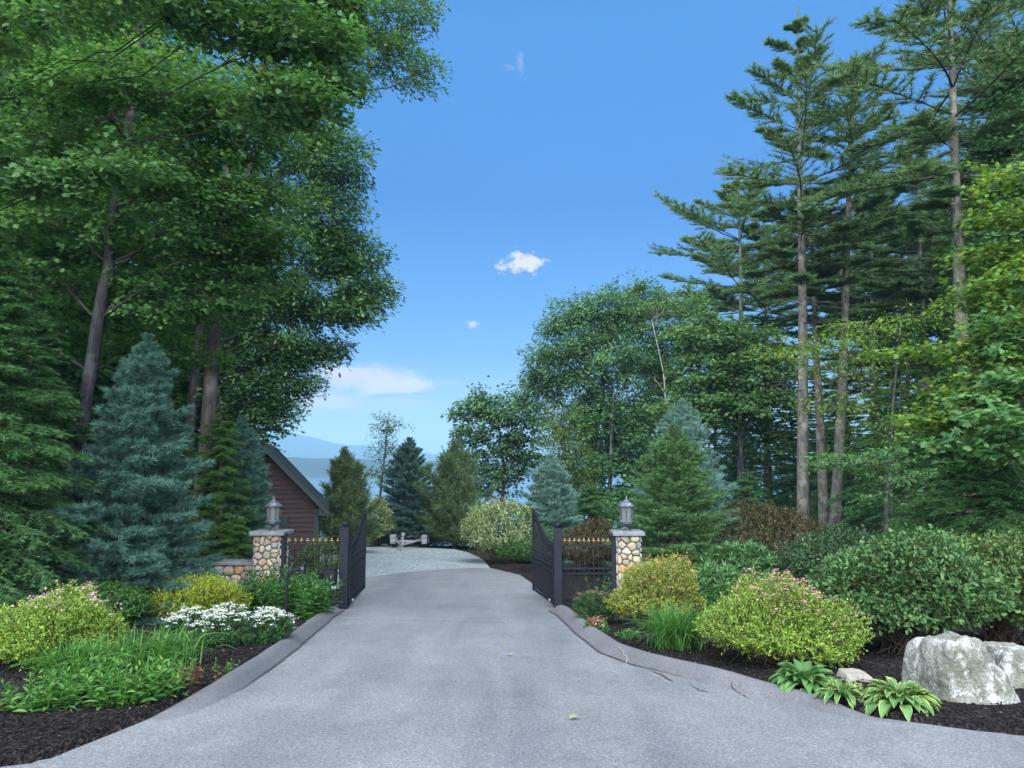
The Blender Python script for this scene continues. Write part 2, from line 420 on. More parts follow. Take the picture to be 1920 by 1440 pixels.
def grass_clump(name, label, cat, base, n, L, W, leafm, seed, spread=.15, lean=(.2, 1.0), group=None, part='foliage'):
    rng = np.random.default_rng(seed); root = thing(name, label, cat, base, group=group)
    K = 8; t = np.linspace(0, 1, K)
    az = rng.uniform(0, 2*PI, n); l = L*rng.uniform(.6, 1.1, n); le = rng.uniform(lean[0], lean[1], n)
    e = np.stack([np.cos(az), np.sin(az)], 1); sd = np.stack([-np.sin(az), np.cos(az)], 1)
    b = rng.normal(size=(n, 2))*spread
    r = l[:, None]*(le[:, None]*t**1.7*.75 + .12*t)
    z = l[:, None]*(t*1.0 - le[:, None]*.55*t**2.6) 
    x = b[:, None] + e[:, None]*r[..., None]
    w = W*(.55 + .45*np.sin(PI*np.clip(t*1.1, 0, 1)))*(1-t**4) 
    tw = rng.normal(size=n)*.3
    Lf = np.concatenate([x - sd[:, None]*(w/2)[None, :, None], z[..., None]], -1)
    Rt = np.concatenate([x + sd[:, None]*(w/2)[None, :, None], (z + tw[:, None]*w[None])[..., None]], -1)
    V = np.stack([Lf, Rt], 2).reshape(-1, 3)
    F = np.array([[2*i, 2*i+1, 2*i+3, 2*i+2] for i in range(K-1)])
    FF = (F[None] + (np.arange(n)*2*K)[:, None, None]).reshape(-1, 4)
    f = G(); f.add(V, FF); f.build(part, leafm, root, True)
    return root

def hosta(name, label, base, R, n, mats, seed, group=None, width=.42):
    rng = np.random.default_rng(seed); root = thing(name, label, 'plant', base, group=group)
    K = 7; t = np.linspace(0, 1, K); cols = np.array([-1, -.88, 0, .88, 1])
    wf = np.sin(PI*np.clip(t, 0, 1)**.75)**.8*width; wf[0] = .02; wf[-1] = .004
    f = G(); st = G()
    for i in range(n):
        ring = (i+.5)/n
        az = i*2.39996 + rng.normal()*.2
        el = 1.25 - 1.05*ring + rng.normal()*.08
        l = R*(.52 + .25*ring)*rng.uniform(.8, 1.12)
        e = np.array([math.cos(az), math.sin(az), 0]); s = np.array([-math.sin(az), math.cos(az), 0])
        pl = R*(.35 + .25*ring)
        p0 = e*R*.06; p1 = p0 + e*pl*math.cos(el) + np.array([0, 0, pl*math.sin(el)*.95])
        st.tube([p0, (p0+p1)/2 + np.array([0, 0, .02]), p1], .006, 5)
        ang = el - t*1.25*(.6+.6*ring) - .2
        dl = l/(K-1)
        pr = np.r_[0, np.cumsum(np.cos(ang[:-1]))*dl]; pz = np.r_[0, np.cumsum(np.sin(ang[:-1]))*dl]
        mid = p1 + e*pr[:, None] + np.array([0, 0, 1.])*pz[:, None]
        V = mid[:, None] + s*(cols[None]*wf[:, None]*l*.62)[..., None] + np.array([0, 0, 1.])*((np.abs(cols)[None]**1.4)*wf[:, None]*l*.28 + rng.normal(size=(K, 5))*.004)[..., None]
        F, M = [], []
        for a in range(K-1):
            for c in range(4):
                F.append([a*5+c, a*5+c+1, (a+1)*5+c+1, (a+1)*5+c]); M.append(1 if c in (0, 3) else 0)
        f.add(V.reshape(-1, 3), F, M)
    f.build('leaves', mats, root, True); st.build('leaf_stalks', mats[0], root, True)
    return root

def perennial(name, label, base, n, H, rad_, leafL, T, leafm, seed, per=14, group=None, cat='plant', lean=.35, flowers=None):
    """upright leafy stems"""
    rng = np.random.default_rng(seed); root = thing(name, label, cat, base, group=group)
    b = rng.normal(size=(n, 2))*np.array(rad_)*.5; b = np.concatenate([b, np.full((n, 1), -.02)], 1)
    d = np.concatenate([b[:, :2]/max(rad_)*lean + rng.normal(size=(n, 2))*.12, np.ones((n, 1))], 1)
    h = H*rng.uniform(.65, 1.05, n)
    t = np.linspace(.12, 1, per)[None]*np.ones((n, 1))
    pos = b[:, None] + d[:, None]*(t*h[:, None])[..., None]
    az = np.arange(per)[None]*2.4 + rng.uniform(0, 6, (n, 1))
    el = .15 + .75*t**3
    ax = np.stack([np.cos(az)*np.cos(el), np.sin(az)*np.cos(el), np.sin(el)], -1)
    nn = np.array([0, 0, 1.]) - ax*.2 + rng.normal(size=(n, per, 3))*.25
    sz = leafL*(1.05-.5*t**2)*rng.uniform(.75, 1.15, (n, per))
    f = G(); f.inst(T[0], T[1], pos.reshape(-1, 3), ax.reshape(-1, 3), nn.reshape(-1, 3), sz.ravel()); f.sticks(b, b + d*h[:, None], .005, .003, 4); f.build('foliage', leafm, root, False)
    if flowers:
        fm, fs, k = flowers
        tip = b + d*h[:, None]
        fp = tip[:, None] + rng.normal(size=(n, k, 3))*fs*np.array([.9, .9, .5])
        f2 = G(); f2.inst(STAR[0], STAR[1], fp.reshape(-1, 3), rdir(rng, n*k)*np.array([1, 1, .2]), np.array([0, 0, 1.]) + rng.normal(size=(n*k, 3))*.4, fs*rng.uniform(.6, 1.1, n*k)); f2.build('flower_heads', fm, root)
    return root
SUN_EL_D, SUN_AZ_D, SUN_ANG, SUN_E = 46.0, 190.0, 100.0, 5.0
SKY_E, SKY_TINT, CLOUD, EXPO = .10, (.34, .68, .98), 3.7, 1.24
SKY_GRAD = [(0.0, (1.3, .68, .52)), (.05, (1.22, .63, .50)), (.15, (.70, .57, .57)), (.34, (.57, .67, .73)), (.52, (1.02, 1.16, 1.10)), (1.0, (1.0, 1.1, 1.05))]
HAZE, HAZE_COL = 2.7e-4, (.37, .69, .97)
ASPH = (.165, .176, .193)
# ================================================================== camera, light, sky
cam = bpy.data.cameras.new('camera'); camo = bpy.data.objects.new('camera', cam); COL.objects.link(camo)
cam.sensor_width = 36; cam.lens = 36*FPX/1920; cam.clip_end = 30000; cam.clip_start = .05
camo.location = (0, 0, CAMZ); camo.rotation_euler = (PI/2 + PITCH, 0, 0)
SC.camera = camo
SUN_EL, SUN_AZ = rad(SUN_EL_D), rad(SUN_AZ_D)         # azimuth measured clockwise from +y (the view direction)
sd = Vector((math.sin(SUN_AZ)*math.cos(SUN_EL), math.cos(SUN_AZ)*math.cos(SUN_EL), math.sin(SUN_EL)))
sl = bpy.data.lights.new('sun', 'SUN'); sl.energy = SUN_E; sl.angle = rad(SUN_ANG); sl.color = (1, .975, .93)
so = bpy.data.objects.new('sun', sl); COL.objects.link(so); so.rotation_euler = sd.to_track_quat('Z', 'Y').to_euler(); so.location = (-20, -20, 60)

W = bpy.data.worlds.new('World'); SC.world = W; W.use_nodes = True
wn = W.node_tree; wn.nodes.clear()
wo = wn.nodes.new('ShaderNodeOutputWorld'); bg = wn.nodes.new('ShaderNodeBackground'); wn.links.new(bg.outputs[0], wo.inputs[0])
sky = wn.nodes.new('ShaderNodeTexSky'); sky.sky_type = 'NISHITA'; sky.sun_disc = False
sky.sun_elevation = SUN_EL; sky.sun_rotation = SUN_AZ; sky.air_density = 1.0; sky.dust_density = .6; sky.ozone_density = 2.5
bg.inputs[1].default_value = SKY_E
wtc = wn.nodes.new('ShaderNodeTexCoord'); wdir = wtc.outputs['Generated']
def wmath(op, a, b=None, c=None):
    n = wn.nodes.new('ShaderNodeMath'); n.operation = op
    for i, v in enumerate((a, b, c)):
        if v is None: continue
        if isinstance(v, bpy.types.NodeSocket): wn.links.new(v, n.inputs[i])
        else: n.inputs[i].default_value = v
    return n.outputs[0]
def wdot(v):
    n = wn.nodes.new('ShaderNodeVectorMath'); n.operation = 'DOT_PRODUCT'; wn.links.new(wdir, n.inputs[0]); n.inputs[1].default_value = v
    return n.outputs['Value']
tint = mixc(wn, 1.0, sky.outputs[0], SKY_TINT, 'MULTIPLY')
wsep = wn.nodes.new('ShaderNodeSeparateXYZ'); wn.links.new(wdir, wsep.inputs[0])
grad = ramp(wn, wsep.outputs[2], [(p_, tuple(v*.75 for v in c_)) for p_, c_ in SKY_GRAD])
col = mixc(wn, 1.0, tint, mixc(wn, 1.0, grad.outputs[0], (1/.75, 1/.75, 1/.75), 'MULTIPLY'), 'MULTIPLY')
def cloud(col, px, py, rx, ry, dens, nscale, seed, soft=.5, rot=0.0, amp=1.1, tone=(1, 1, 1), gain=1.0):
    """a cloud in the sky in the direction (px, py) of the view; radii are angles"""
    d0 = Vector(ray(px, py)).normalized(); R0 = Vector((d0.y, -d0.x, 0)).normalized(); U0 = R0.cross(d0)
    R = R0*math.cos(rot) + U0*math.sin(rot); U = U0*math.cos(rot) - R0*math.sin(rot)
    a = wmath('DIVIDE', wdot(R), rx/FPX); b = wmath('DIVIDE', wdot(U), ry/FPX)
    cmb = wn.nodes.new('ShaderNodeCombineXYZ'); wn.links.new(a, cmb.inputs[0]); wn.links.new(wmath('MULTIPLY', b, max(.35, ry/rx*1.4)), cmb.inputs[1]); cmb.inputs[2].default_value = seed
    nz = wn.nodes.new('ShaderNodeTexNoise'); nz.inputs['Scale'].default_value = nscale; nz.inputs['Detail'].default_value = 6; nz.inputs['Roughness'].default_value = .6; wn.links.new(cmb.outputs[0], nz.inputs['Vector'])
    r = wmath('SQRT', wmath('ADD', wmath('MULTIPLY', a, a), wmath('MULTIPLY', b, b)))
    e = wmath('SUBTRACT', wmath('ADD', wmath('SUBTRACT', 1.0, r), wmath('MULTIPLY', wmath('SUBTRACT', nz.outputs[0], .5), amp*1.9)), .0)
    m = wn.nodes.new('ShaderNodeMapRange'); m.interpolation_type = 'SMOOTHSTEP'; wn.links.new(e, m.inputs[0]); m.inputs[1].default_value = .12; m.inputs[2].default_value = .12+soft; m.inputs[3].default_value = 0; m.inputs[4].default_value = dens
    front = wmath('GREATER_THAN', wdot(d0), .5)
    f = wmath('MULTIPLY', m.outputs[0], front)
    return mixc(wn, f, col, tuple(CLOUD*gain*t for t in tone))
col = cloud(col, 980, 492, 46, 30, .97, 1.9, 1.3, .55, 0, 1.5)
col = cloud(col, 945, 498, 22, 12, .45, 1.9, 2.3, .8, 0, 1.5)
col = cloud(col, 887, 608, 19, 10, .8, 1.7, 4.1, .8, 0, 1.3)
col = cloud(col, 976, 118, 9, 34, .22, 1.2, 7.7, 1.0, .1, 1.5)
col = cloud(col, 960, 126, 20, 12, .16, 1.5, 9.7, 1.0, 0, 1.6)
col = cloud(col, 650, 700, 130, 36, 1.0, 1.2, 2.2, .6, -.10, 1.3, (1, .95, .97), .92)
col = cloud(col, 738, 722, 165, 26, 1.0, 1.3, 3.2, .55, .03, 1.1, (1, .96, .98), .95)
col = cloud(col, 640, 757, 210, 34, .95, 1.1, 5.9, .8, -.02, 1.1, (1, .96, .98), .88)
wn.links.new(col, bg.inputs[0])
vs = SC.view_settings; vs.view_transform = 'Standard'; vs.look = 'None'; vs.exposure = EXPO; vs.gamma = 1
cy = SC.cycles; cy.use_denoising = True; cy.denoiser = 'OPENIMAGEDENOISE'; cy.max_bounces = 8; cy.diffuse_bounces = 5; cy.glossy_bounces = 2; cy.transmission_bounces = 4; cy.transparent_max_bounces = 4; cy.volume_bounces = 0
cy.use_adaptive_sampling = True; cy.adaptive_threshold = .02; cy.caustics_reflective = False; cy.caustics_refractive = False; cy.sample_clamp_indirect = 4
cy.volume_step_rate = 20

# ================================================================== materials
M = {}
M['black'] = plain('black_painted_steel', (.010, .0125, .020), .62, 0, .2, 8, 0, .22)
M['gold'] = plain('gilt', (.235, .165, .07), .6, .3, .15, 20)
M['pewter'] = plain('weathered_metal', (.13, .15, .175), .4, .55, .25, 12)
M['pewter_dark'] = plain('dark_metal', (.10, .11, .12), .45, .5, .2, 12)
M['bluestone'] = plain('bluestone', (.165, .18, .195), .75, 0, .25, 5, .3)
M['galv'] = plain('galvanised', (.31, .335, .36), .45, .3, .12, 10)
M['tyre'] = plain('tyre_rubber', (.02, .02, .022), .8, 0, .2, 10)
M['carpet'] = plain('bunk_carpet', (.03, .035, .04), .95, 0, .2, 20)
M['red'] = plain('red_lens', (.45, .03, .04), .3)
M['shed_green'] = plain('dark_green_trim', (.009, .025, .027), .6, 0, .2, 4)
M['shingle'] = plain('roof_shingle', (.012, .02, .024), .9, 0, .35, 14, .5)
m, nt, b, out = newmat('frosted_glass'); b.inputs['Base Color'].default_value = (.20, .235, .235, 1); b.inputs['Roughness'].default_value = .22; b.inputs['Transmission Weight'].default_value = .35; M['glass'] = m
# clapboard
m, nt, b, out = newmat('barn_red_clapboard')
n1 = noise_fac(nt, 5, 6, .7, objco(nt, (.25, .25, 5)))
geo = nt.nodes.new('ShaderNodeNewGeometry')
r1 = ramp(nt, n1, [(.3, (.014, .0065, .008)), (.55, (.026, .0105, .0125)), (.75, (.042, .023, .026))])
r2 = ramp(nt, geo.outputs['Random Per Island'], [(0, (.75, .75, .75)), (1, (1.2, 1.1, 1.1))])
nt.links.new(mixc(nt, 1.0, r1.outputs[0], r2.outputs[0], 'MULTIPLY'), b.inputs['Base Color']); b.inputs['Roughness'].default_value = .75
M['clap'] = m
# field stones: every stone has its own colour
m, nt, b, out = newmat('field_stone')
geo = nt.nodes.new('ShaderNodeNewGeometry')
r = ramp(nt, geo.outputs['Random Per Island'], [(0, (.27, .25, .20)), (.16, (.36, .30, .21)), (.30, (.235, .245, .24)), (.44, (.43, .37, .27)), (.60, (.35, .25, .17)), (.66, (.33, .31, .28)), (.78, (.38, .365, .325)), (.92, (.42, .235, .13)), (.96, (.19, .215, .24))])
r.color_ramp.interpolation = 'CONSTANT'
n1 = noise_fac(nt, 14, 6, .7, objco(nt)); r2 = ramp(nt, n1, [(.28, (.55, .55, .52)), (.6, (1.1, 1.1, 1.1)), (.8, (1.35, 1.33, 1.25))])
nt.links.new(mixc(nt, 1.0, r.outputs[0], r2.outputs[0], 'MULTIPLY'), b.inputs['Base Color']); b.inputs['Roughness'].default_value = .85; bump(nt, b, n1, .5, .02)
M['stone'] = m
M['mortar'] = plain('mortar', (.10, .095, .088), .95, 0, .3, 20, .4)
# asphalt
def asphalt_mat(name, base, seam=False, k=1.0):
    m, nt, b, out = newmat(name)
    oc = objco(nt)
    big = noise_fac(nt, .35, 5, .6, oc); mid = noise_fac(nt, 2.2, 5, .65, oc)
    vor = N(nt, 'ShaderNodeTexVoronoi', i_Scale=95.0*k); nt.links.new(oc, vor.inputs['Vector'])
    fine = noise_fac(nt, 130*k, 3, .8, oc)
    c = ramp(nt, big, [(.3, tuple(x*.84 for x in base)), (.7, tuple(x*1.12 for x in base))]).outputs[0]
    c = mixc(nt, 1.0, c, ramp(nt, mid, [(.3, (.90, .90, .90)), (.7, (1.08, 1.08, 1.08))]).outputs[0], 'MULTIPLY')
    c = mixc(nt, 1.0, c, ramp(nt, fine, [(.30, (.66, .66, .67)), (.5, (1, 1, 1)), (.68, (1.42, 1.42, 1.42))]).outputs[0], 'MULTIPLY')
    bw = nt.nodes.new('ShaderNodeSeparateColor'); nt.links.new(vor.outputs['Color'], bw.inputs[0])
    c = mixc(nt, 1.0, c, ramp(nt, bw.outputs[0], [(.0, (.62, .62, .62)), (.45, (.95, .95, .95)), (.85, (1.15, 1.15, 1.15)), (.97, (1.55, 1.55, 1.53))]).outputs[0], 'MULTIPLY')
    # broad soft stains along the wheel tracks
    st = noise_fac(nt, 1.0, 4, .55, objco(nt, (1.1, .16, 1)), .4)
    c = mixc(nt, 1.0, c, ramp(nt, st, [(.34, (.80, .82, .83)), (.58, (1.06, 1.05, 1.03))]).outputs[0], 'MULTIPLY')
    if seam:
        sx = nt.nodes.new('ShaderNodeSeparateXYZ'); tcc = nt.nodes.new('ShaderNodeTexCoord'); nt.links.new(tcc.outputs['Object'], sx.inputs[0])
        def mt(op, a, bb):
            n = nt.nodes.new('ShaderNodeMath'); n.operation = op
            for i, v in enumerate((a, bb)):
                if isinstance(v, bpy.types.NodeSocket): nt.links.new(v, n.inputs[i])
                else: n.inputs[i].default_value = v
            return n.outputs[0]
        wv = noise_fac(nt, 1.2, 4, .6, oc)
        dy = mt('ABSOLUTE', mt('ADD', mt('SUBTRACT', mt('ADD', sx.outputs[1], mt('MULTIPLY', sx.outputs[0], .16)), 13.95), mt('MULTIPLY', mt('SUBTRACT', wv, .5), .16)), 0.0)
        rs = ramp(nt, mt('MULTIPLY', dy, 10.0), [(.12, (1, 1, 1)), (.30, (0, 0, 0))])
        lim = ramp(nt, mt('MULTIPLY', mt('ADD', sx.outputs[0], 5.0), .12), [(.56, (1, 1, 1)), (.66, (0, 0, 0))])
        f = mixc(nt, 1.0, rs.outputs[0], lim.outputs[0], 'MULTIPLY')
        bwf = nt.nodes.new('ShaderNodeRGBToBW'); nt.links.new(f, bwf.inputs[0])
        c = mixc(nt, mt('MULTIPLY', bwf.outputs[0], .65), c, tuple(x*.35 for x in base))
    nt.links.new(c, b.inputs['Base Color']); b.inputs['Roughness'].default_value = .82; b.inputs['Specular IOR Level'].default_value = .35
    bump(nt, b, bw.outputs[0], .55, .012)
    return m
M['asphalt'] = asphalt_mat('asphalt', ASPH, True)
M['berm'] = asphalt_mat('asphalt_curb', tuple(x*.80*t for x, t in zip(ASPH, (1.02, .99, 1.0))), False, 1.7)
# gravel
m, nt, b, out = newmat('crushed_gravel')
oc = objco(nt); vor = N(nt, 'ShaderNodeTexVoronoi', i_Scale=24.0); nt.links.new(oc, vor.inputs['Vector'])
sc_ = nt.nodes.new('ShaderNodeSeparateColor'); nt.links.new(vor.outputs['Color'], sc_.inputs[0])
c = ramp(nt, sc_.outputs[0], [(0, (.13, .16, .17)), (.5, (.25, .30, .31)), (1, (.44, .50, .51))]).outputs[0]
c = mixc(nt, 1.0, c, ramp(nt, noise_fac(nt, .8, 5, .6, oc), [(.3, (.82, .84, .86)), (.7, (1.12, 1.1, 1.08))]).outputs[0], 'MULTIPLY')
nt.links.new(c, b.inputs['Base Color']); b.inputs['Roughness'].default_value = .9; bump(nt, b, vor.outputs['Distance'], .9, .04); M['gravel'] = m
# mulch and forest floor
def soil(name, c1, c2, c3, sc=26):
    m, nt, b, out = newmat(name); oc = objco(nt, (1, 1, 1)); v = N(nt, 'ShaderNodeTexVoronoi', i_Scale=float(sc)); nt.links.new(objco(nt, (1.6, .7, 1)), v.inputs['Vector'])
    s_ = nt.nodes.new('ShaderNodeSeparateColor'); nt.links.new(v.outputs['Color'], s_.inputs[0])
    c = ramp(nt, s_.outputs[0], [(0, c1), (.6, c2), (.96, c3)]).outputs[0]
    c = mixc(nt, 1.0, c, ramp(nt, noise_fac(nt, 1.3, 5, .65, oc), [(.3, (.7, .7, .7)), (.7, (1.3, 1.25, 1.2))]).outputs[0], 'MULTIPLY')
    nt.links.new(c, b.inputs['Base Color']); b.inputs['Roughness'].default_value = .95; b.inputs['Specular IOR Level'].default_value = .1
    bump(nt, b, v.outputs['Distance'], 1.0, .05); return m
M['mulch'] = soil('dark_bark_mulch', (.010, .009, .0095), (.021, .0185, .0195), (.05, .043, .042))
M['duff'] = soil('forest_floor', (.014, .016, .008), (.035, .034, .018), (.07, .055, .03), 12)
# water
m, nt, b, out = newmat('lake_water'); b.inputs['Base Color'].default_value = (.012, .06, .13, 1); b.inputs['Roughness'].default_value = .12; b.inputs['IOR'].default_value = 1.33
bump(nt, b, noise_fac(nt, .5, 4, .6, objco(nt, (.35, 1, 1))), .25, .3); M['water'] = m
m, nt, b, out = newmat('far_woodland'); nt.links.new(ramp(nt, noise_fac(nt, .012, 6, .7, objco(nt)), [(.3, (.008, .026, .028)), (.7, (.018, .042, .036))]).outputs[0], b.inputs['Base Color']); b.inputs['Roughness'].default_value = 1; M['hill'] = m

# barks
M['bark'] = bark_mat('grey_maple_bark', (.015, .015, .0165), (.050, .050, .054), (.11, .112, .118), .16, 17)
M['bark_dark'] = bark_mat('dark_bark', (.03, .028, .026), (.075, .068, .06), (.13, .12, .11), .25, 9)
M['bark_pine'] = bark_mat('pine_bark', (.048, .046, .043), (.122, .120, .108), (.215, .216, .175), .3, 8)
M['bark_birch'] = bark_mat('white_birch_bark', (.10, .095, .09), (.30, .29, .27), (.42, .41, .38), 2.2, 5)
M['twig_grey'] = plain('grey_twig', (.045, .04, .037), .9)
M['twig_dark'] = plain('dark_twig', (.016, .014, .013), .95, 0, .2, 6, 0, .1)
M['twig'] = plain('twig', (.055, .04, .03), .9)
# leaves
LM = {}
LM['maple'] = leaf_mat('maple_leaf', (.046, .132, .050), (.086, .205, .058), (.155, .285, .07), .48)
LM['maple_dark'] = leaf_mat('shaded_maple_leaf', (.042, .13, .050), (.075, .19, .064), (.13, .25, .075), .35)
LM['maple_gold'] = leaf_mat('yellow_green_maple_leaf', (.06, .15, .03), (.13, .23, .035), (.24, .31, .045), .45)
LM['maple_bright'] = leaf_mat('bright_maple_leaf', (.050, .14, .054), (.088, .205, .068), (.15, .275, .085), .42)
LM['oak'] = leaf_mat('oak_leaf', (.052, .145, .064), (.098, .215, .082), (.175, .30, .105), .3, .42, .5)
LM['oak_mid'] = leaf_mat('green_oak_leaf', (.056, .145, .052), (.105, .215, .066), (.18, .29, .09), .35)
LM['light'] = leaf_mat('light_green_leaf', (.05, .14, .06), (.09, .20, .075), (.15, .26, .09), .4)
LM['olive'] = leaf_mat('olive_leaf', (.06, .13, .035), (.11, .19, .05), (.17, .24, .06), .4)
LM['pine'] = leaf_mat('white_pine_needle', (.066, .145, .066), (.12, .215, .086), (.22, .30, .105), .22, .5)
LM['pine_olive'] = leaf_mat('olive_pine_needle', (.065, .125, .06), (.115, .185, .08), (.19, .27, .11), .2)
LM['hemlock'] = leaf_mat('hemlock_needle', (.034, .115, .044), (.072, .185, .058), (.14, .27, .076), .28)
LM['hemlock_gold'] = leaf_mat('light_hemlock_needle', (.045, .13, .035), (.09, .19, .045), (.16, .25, .05), .3)
LM['bluegreen'] = leaf_mat('blue_green_fir_needle', (.045, .128, .108), (.085, .195, .155), (.175, .31, .235), .15, .6)
LM['bluespruce'] = leaf_mat('blue_spruce_needle', (.08, .18, .155), (.15, .29, .24), (.27, .43, .35), .12, .6)
LM['bluespruce_dark'] = leaf_mat('dark_blue_spruce_needle', (.035, .09, .085), (.075, .155, .14), (.16, .26, .23), .12, .6)
LM['spruce'] = leaf_mat('green_spruce_needle', (.045, .12, .045), (.09, .20, .065), (.17, .30, .10), .2)
LM['rhodo'] = leaf_mat('glossy_shrub_leaf', (.042, .115, .038), (.080, .175, .054), (.14, .24, .075), .25, .55, .35)
LM['rhodo_blue'] = leaf_mat('dark_blue_green_shrub_leaf', (.030, .085, .036), (.058, .13, .052), (.10, .18, .07), .25, .55, .35)
LM['rhodo_olive'] = leaf_mat('olive_green_shrub_leaf', (.050, .115, .030), (.095, .17, .044), (.16, .23, .06), .25, .55, .35)
LM['peony'] = leaf_mat('peony_leaf', (.045, .14, .045), (.08, .20, .06), (.13, .27, .085), .3, .4, .5)
LM['spirea'] = leaf_mat('yellow_green_spirea_leaf', (.12, .26, .04), (.25, .39, .055), (.42, .48, .085), .35)
LM['spirea_gold'] = leaf_mat('golden_spirea_leaf', (.19, .31, .035), (.36, .44, .045), (.52, .53, .065), .35)
LM['spirea_peach'] = leaf_mat('peach_tipped_spirea_leaf', (.15, .25, .04), (.31, .38, .06), (.50, .40, .13), .35)
LM['brown'] = leaf_mat('bronze_leaf', (.048, .044, .020), (.098, .080, .034), (.165, .13, .052), .25)
LM['purple'] = leaf_mat('dark_purple_leaf', (.022, .012, .014), (.045, .020, .022), (.07, .03, .03), .2)
LM['varieg'] = leaf_mat('variegated_leaf', (.10, .18, .06), (.30, .38, .18), (.62, .66, .42), .3)
LM['grass'] = leaf_mat('daylily_blade', (.035, .13, .03), (.075, .20, .04), (.14, .29, .06), .35, .45)
LM['grass_blue'] = leaf_mat('blue_green_blade', (.028, .115, .04), (.055, .17, .055), (.11, .25, .09), .35, .45)
LM['herb'] = leaf_mat('herb_leaf', (.035, .13, .025), (.075, .21, .035), (.15, .30, .045), .35, .45)
LM['phlox'] = leaf_mat('phlox_leaf', (.026, .10, .026), (.055, .16, .035), (.12, .24, .05), .35)
LM['candy'] = leaf_mat('dark_narrow_leaf', (.022, .085, .030), (.042, .13, .040), (.08, .18, .05), .3)
LM['hosta'] = leaf_mat('hosta_leaf', (.065, .17, .05), (.10, .225, .07), (.14, .27, .09), .3, .6, .3)
LM['hosta_edge'] = leaf_mat('hosta_cream_margin', (.28, .38, .12), (.34, .42, .14), (.42, .46, .18), .25, .35, .5)
LM['green'] = leaf_mat('fresh_green_leaf', (.035, .12, .03), (.07, .19, .04), (.13, .26, .05), .35)
LM['russet'] = leaf_mat('russet_leaf', (.10, .05, .03), (.16, .09, .045), (.24, .17, .06), .25)
PM = {}
PM['white'] = leaf_mat('white_petal', (.70, .74, .74), (.80, .83, .83), (.86, .88, .87), .2, .6)
PM['pink'] = leaf_mat('dusty_pink_petal', (.38, .17, .19), (.52, .28, .29), (.60, .40, .38), .2, .6)
PM['pale_pink'] = leaf_mat('pale_pink_petal', (.50, .30, .36), (.58, .40, .46), (.62, .48, .50), .2, .6)
PM['hot'] = leaf_mat('petunia_petal', (.62, .05, .17), (.70, .14, .26), (.80, .60, .62), .2, .6)
PM['peach'] = leaf_mat('faded_flower', (.42, .27, .12), (.48, .33, .17), (.50, .27, .20), .2, .7)
PM['plume'] = leaf_mat('russet_plume', (.20, .09, .07), (.27, .13, .10), (.32, .17, .13), .2, .7)

# ================================================================== ground, drive, beds
YL = np.unique(np.round(np.r_[-55, -40, -25, -12, -6, -3, np.arange(0, 40.01, .25), np.arange(41, 131, 1.0)], 3))
def grid_mesh(name, X, Y, Z, mat, smooth=True):
    n, m_ = X.shape
    V = np.stack([X, Y, Z], -1).reshape(-1, 3)
    i = np.arange(n-1)[:, None]*m_ + np.arange(m_-1)[None]
    F = np.stack([i, i+1, i+m_+1, i+m_], -1).reshape(-1, 4)
    q = G(); q.add(V, F); o = q.build(name, mat, None, smooth); o['kind'] = 'structure'; return o
xs = np.unique(np.r_[-1500, -600, -250, -120, -80, np.arange(-60, 60.1, 1.0), 80, 120, 250, 600, 1500])
XX, YY = np.meshgrid(xs, YL)
ZZ = g(XX, YY) - .07
grid_mesh('ground', XX, YY, ZZ, M['duff'])
def edge_fn(pts):
    P = np.array([on_ground(*p) if len(p) == 2 else (p[0], p[1], 0) for p in pts]); i = np.argsort(P[:, 1])
    return lambda y: np.interp(y, P[i, 1], P[i, 0])
XLpts = [(-60., -55., 0), (-40., 1., 0), (-9., 4.2, 0), (60, 1437), (150, 1400), (290, 1345), (400, 1290), (480, 1240), (545, 1195), (590, 1160), (626, 1137), (652, 1120), (676, 1097), (688, 1082), (-4.6, 26., 0)]
XRpts = [(60., -55., 0), (40., 2., 0), (14., 4.9, 0), (1920, 1383), (1744, 1359), (1647, 1348), (1594, 1333), (1556, 1319), (1441, 1297), (1366, 1279), (1293, 1261), (1232, 1247), (1171, 1225), (1130, 1198), (1099, 1174), (1072, 1152), (1048, 1139), (1022, 1118), (1003, 1097), (975, 1078), (920, 1065), (-.9, 30., 0)]
XL, XR = edge_fn(XLpts), edge_fn(XRpts)
def strip(name, ys, xl, xr, nc, zo, mat, yend=None, rough=0.0, seed=0, skirt=0.0):
    u = np.linspace(0, 1, nc)
    X = xl(ys)[:, None]*(1-u) + xr(ys)[:, None]*u; Y = np.broadcast_to(ys[:, None], X.shape).copy()
    if yend is not None: Y = np.minimum(Y, yend(X))
    Z = g(X, Y) + zo
    if skirt: Z[:, 0] -= skirt; Z[:, -1] -= skirt; Z[0] -= skirt; Z[-1] -= skirt
    if rough: 
        rng = np.random.default_rng(seed); Z = Z + rough*np.array([[mnoise.noise((x*1.7, y*1.7, seed)) + .5*mnoise.noise((x*6, y*6, seed+3)) for x, y in zip(a, b_)] for a, b_ in zip(X, Y)])
    return grid_mesh(name, X, Y, Z, mat)
YEND = edge_fn([(0, 0, 0)])
ye = np.array([on_ground(*p)[:2] for p in [(690, 1082), (735, 1076), (790, 1070), (850, 1066), (905, 1064), (925, 1066)]])
yend = lambda X: np.interp(X, ye[:, 0], ye[:, 1])
ya = YL[(YL <= 27)]
strip('driveway', ya, XL, XR, 40, 0.0, M['asphalt'], yend)
yg = YL[(YL >= 20) & (YL <= 37.6)]
gr = np.array([on_ground(*p)[:2] for p in [(852, 1029), (880, 1036), (905, 1048), (919, 1064)]])
gi = np.argsort(gr[:, 1])
GR = lambda y: np.where(y > gr[gi[-1], 1], gr[gi[-1], 0] - (y-gr[gi[-1], 1])*1.2, np.interp(y, gr[gi, 1], gr[gi, 0]))
strip('gravel_yard', yg, lambda y: np.full(len(y), -15.), GR, 40, -.012, M['gravel'])
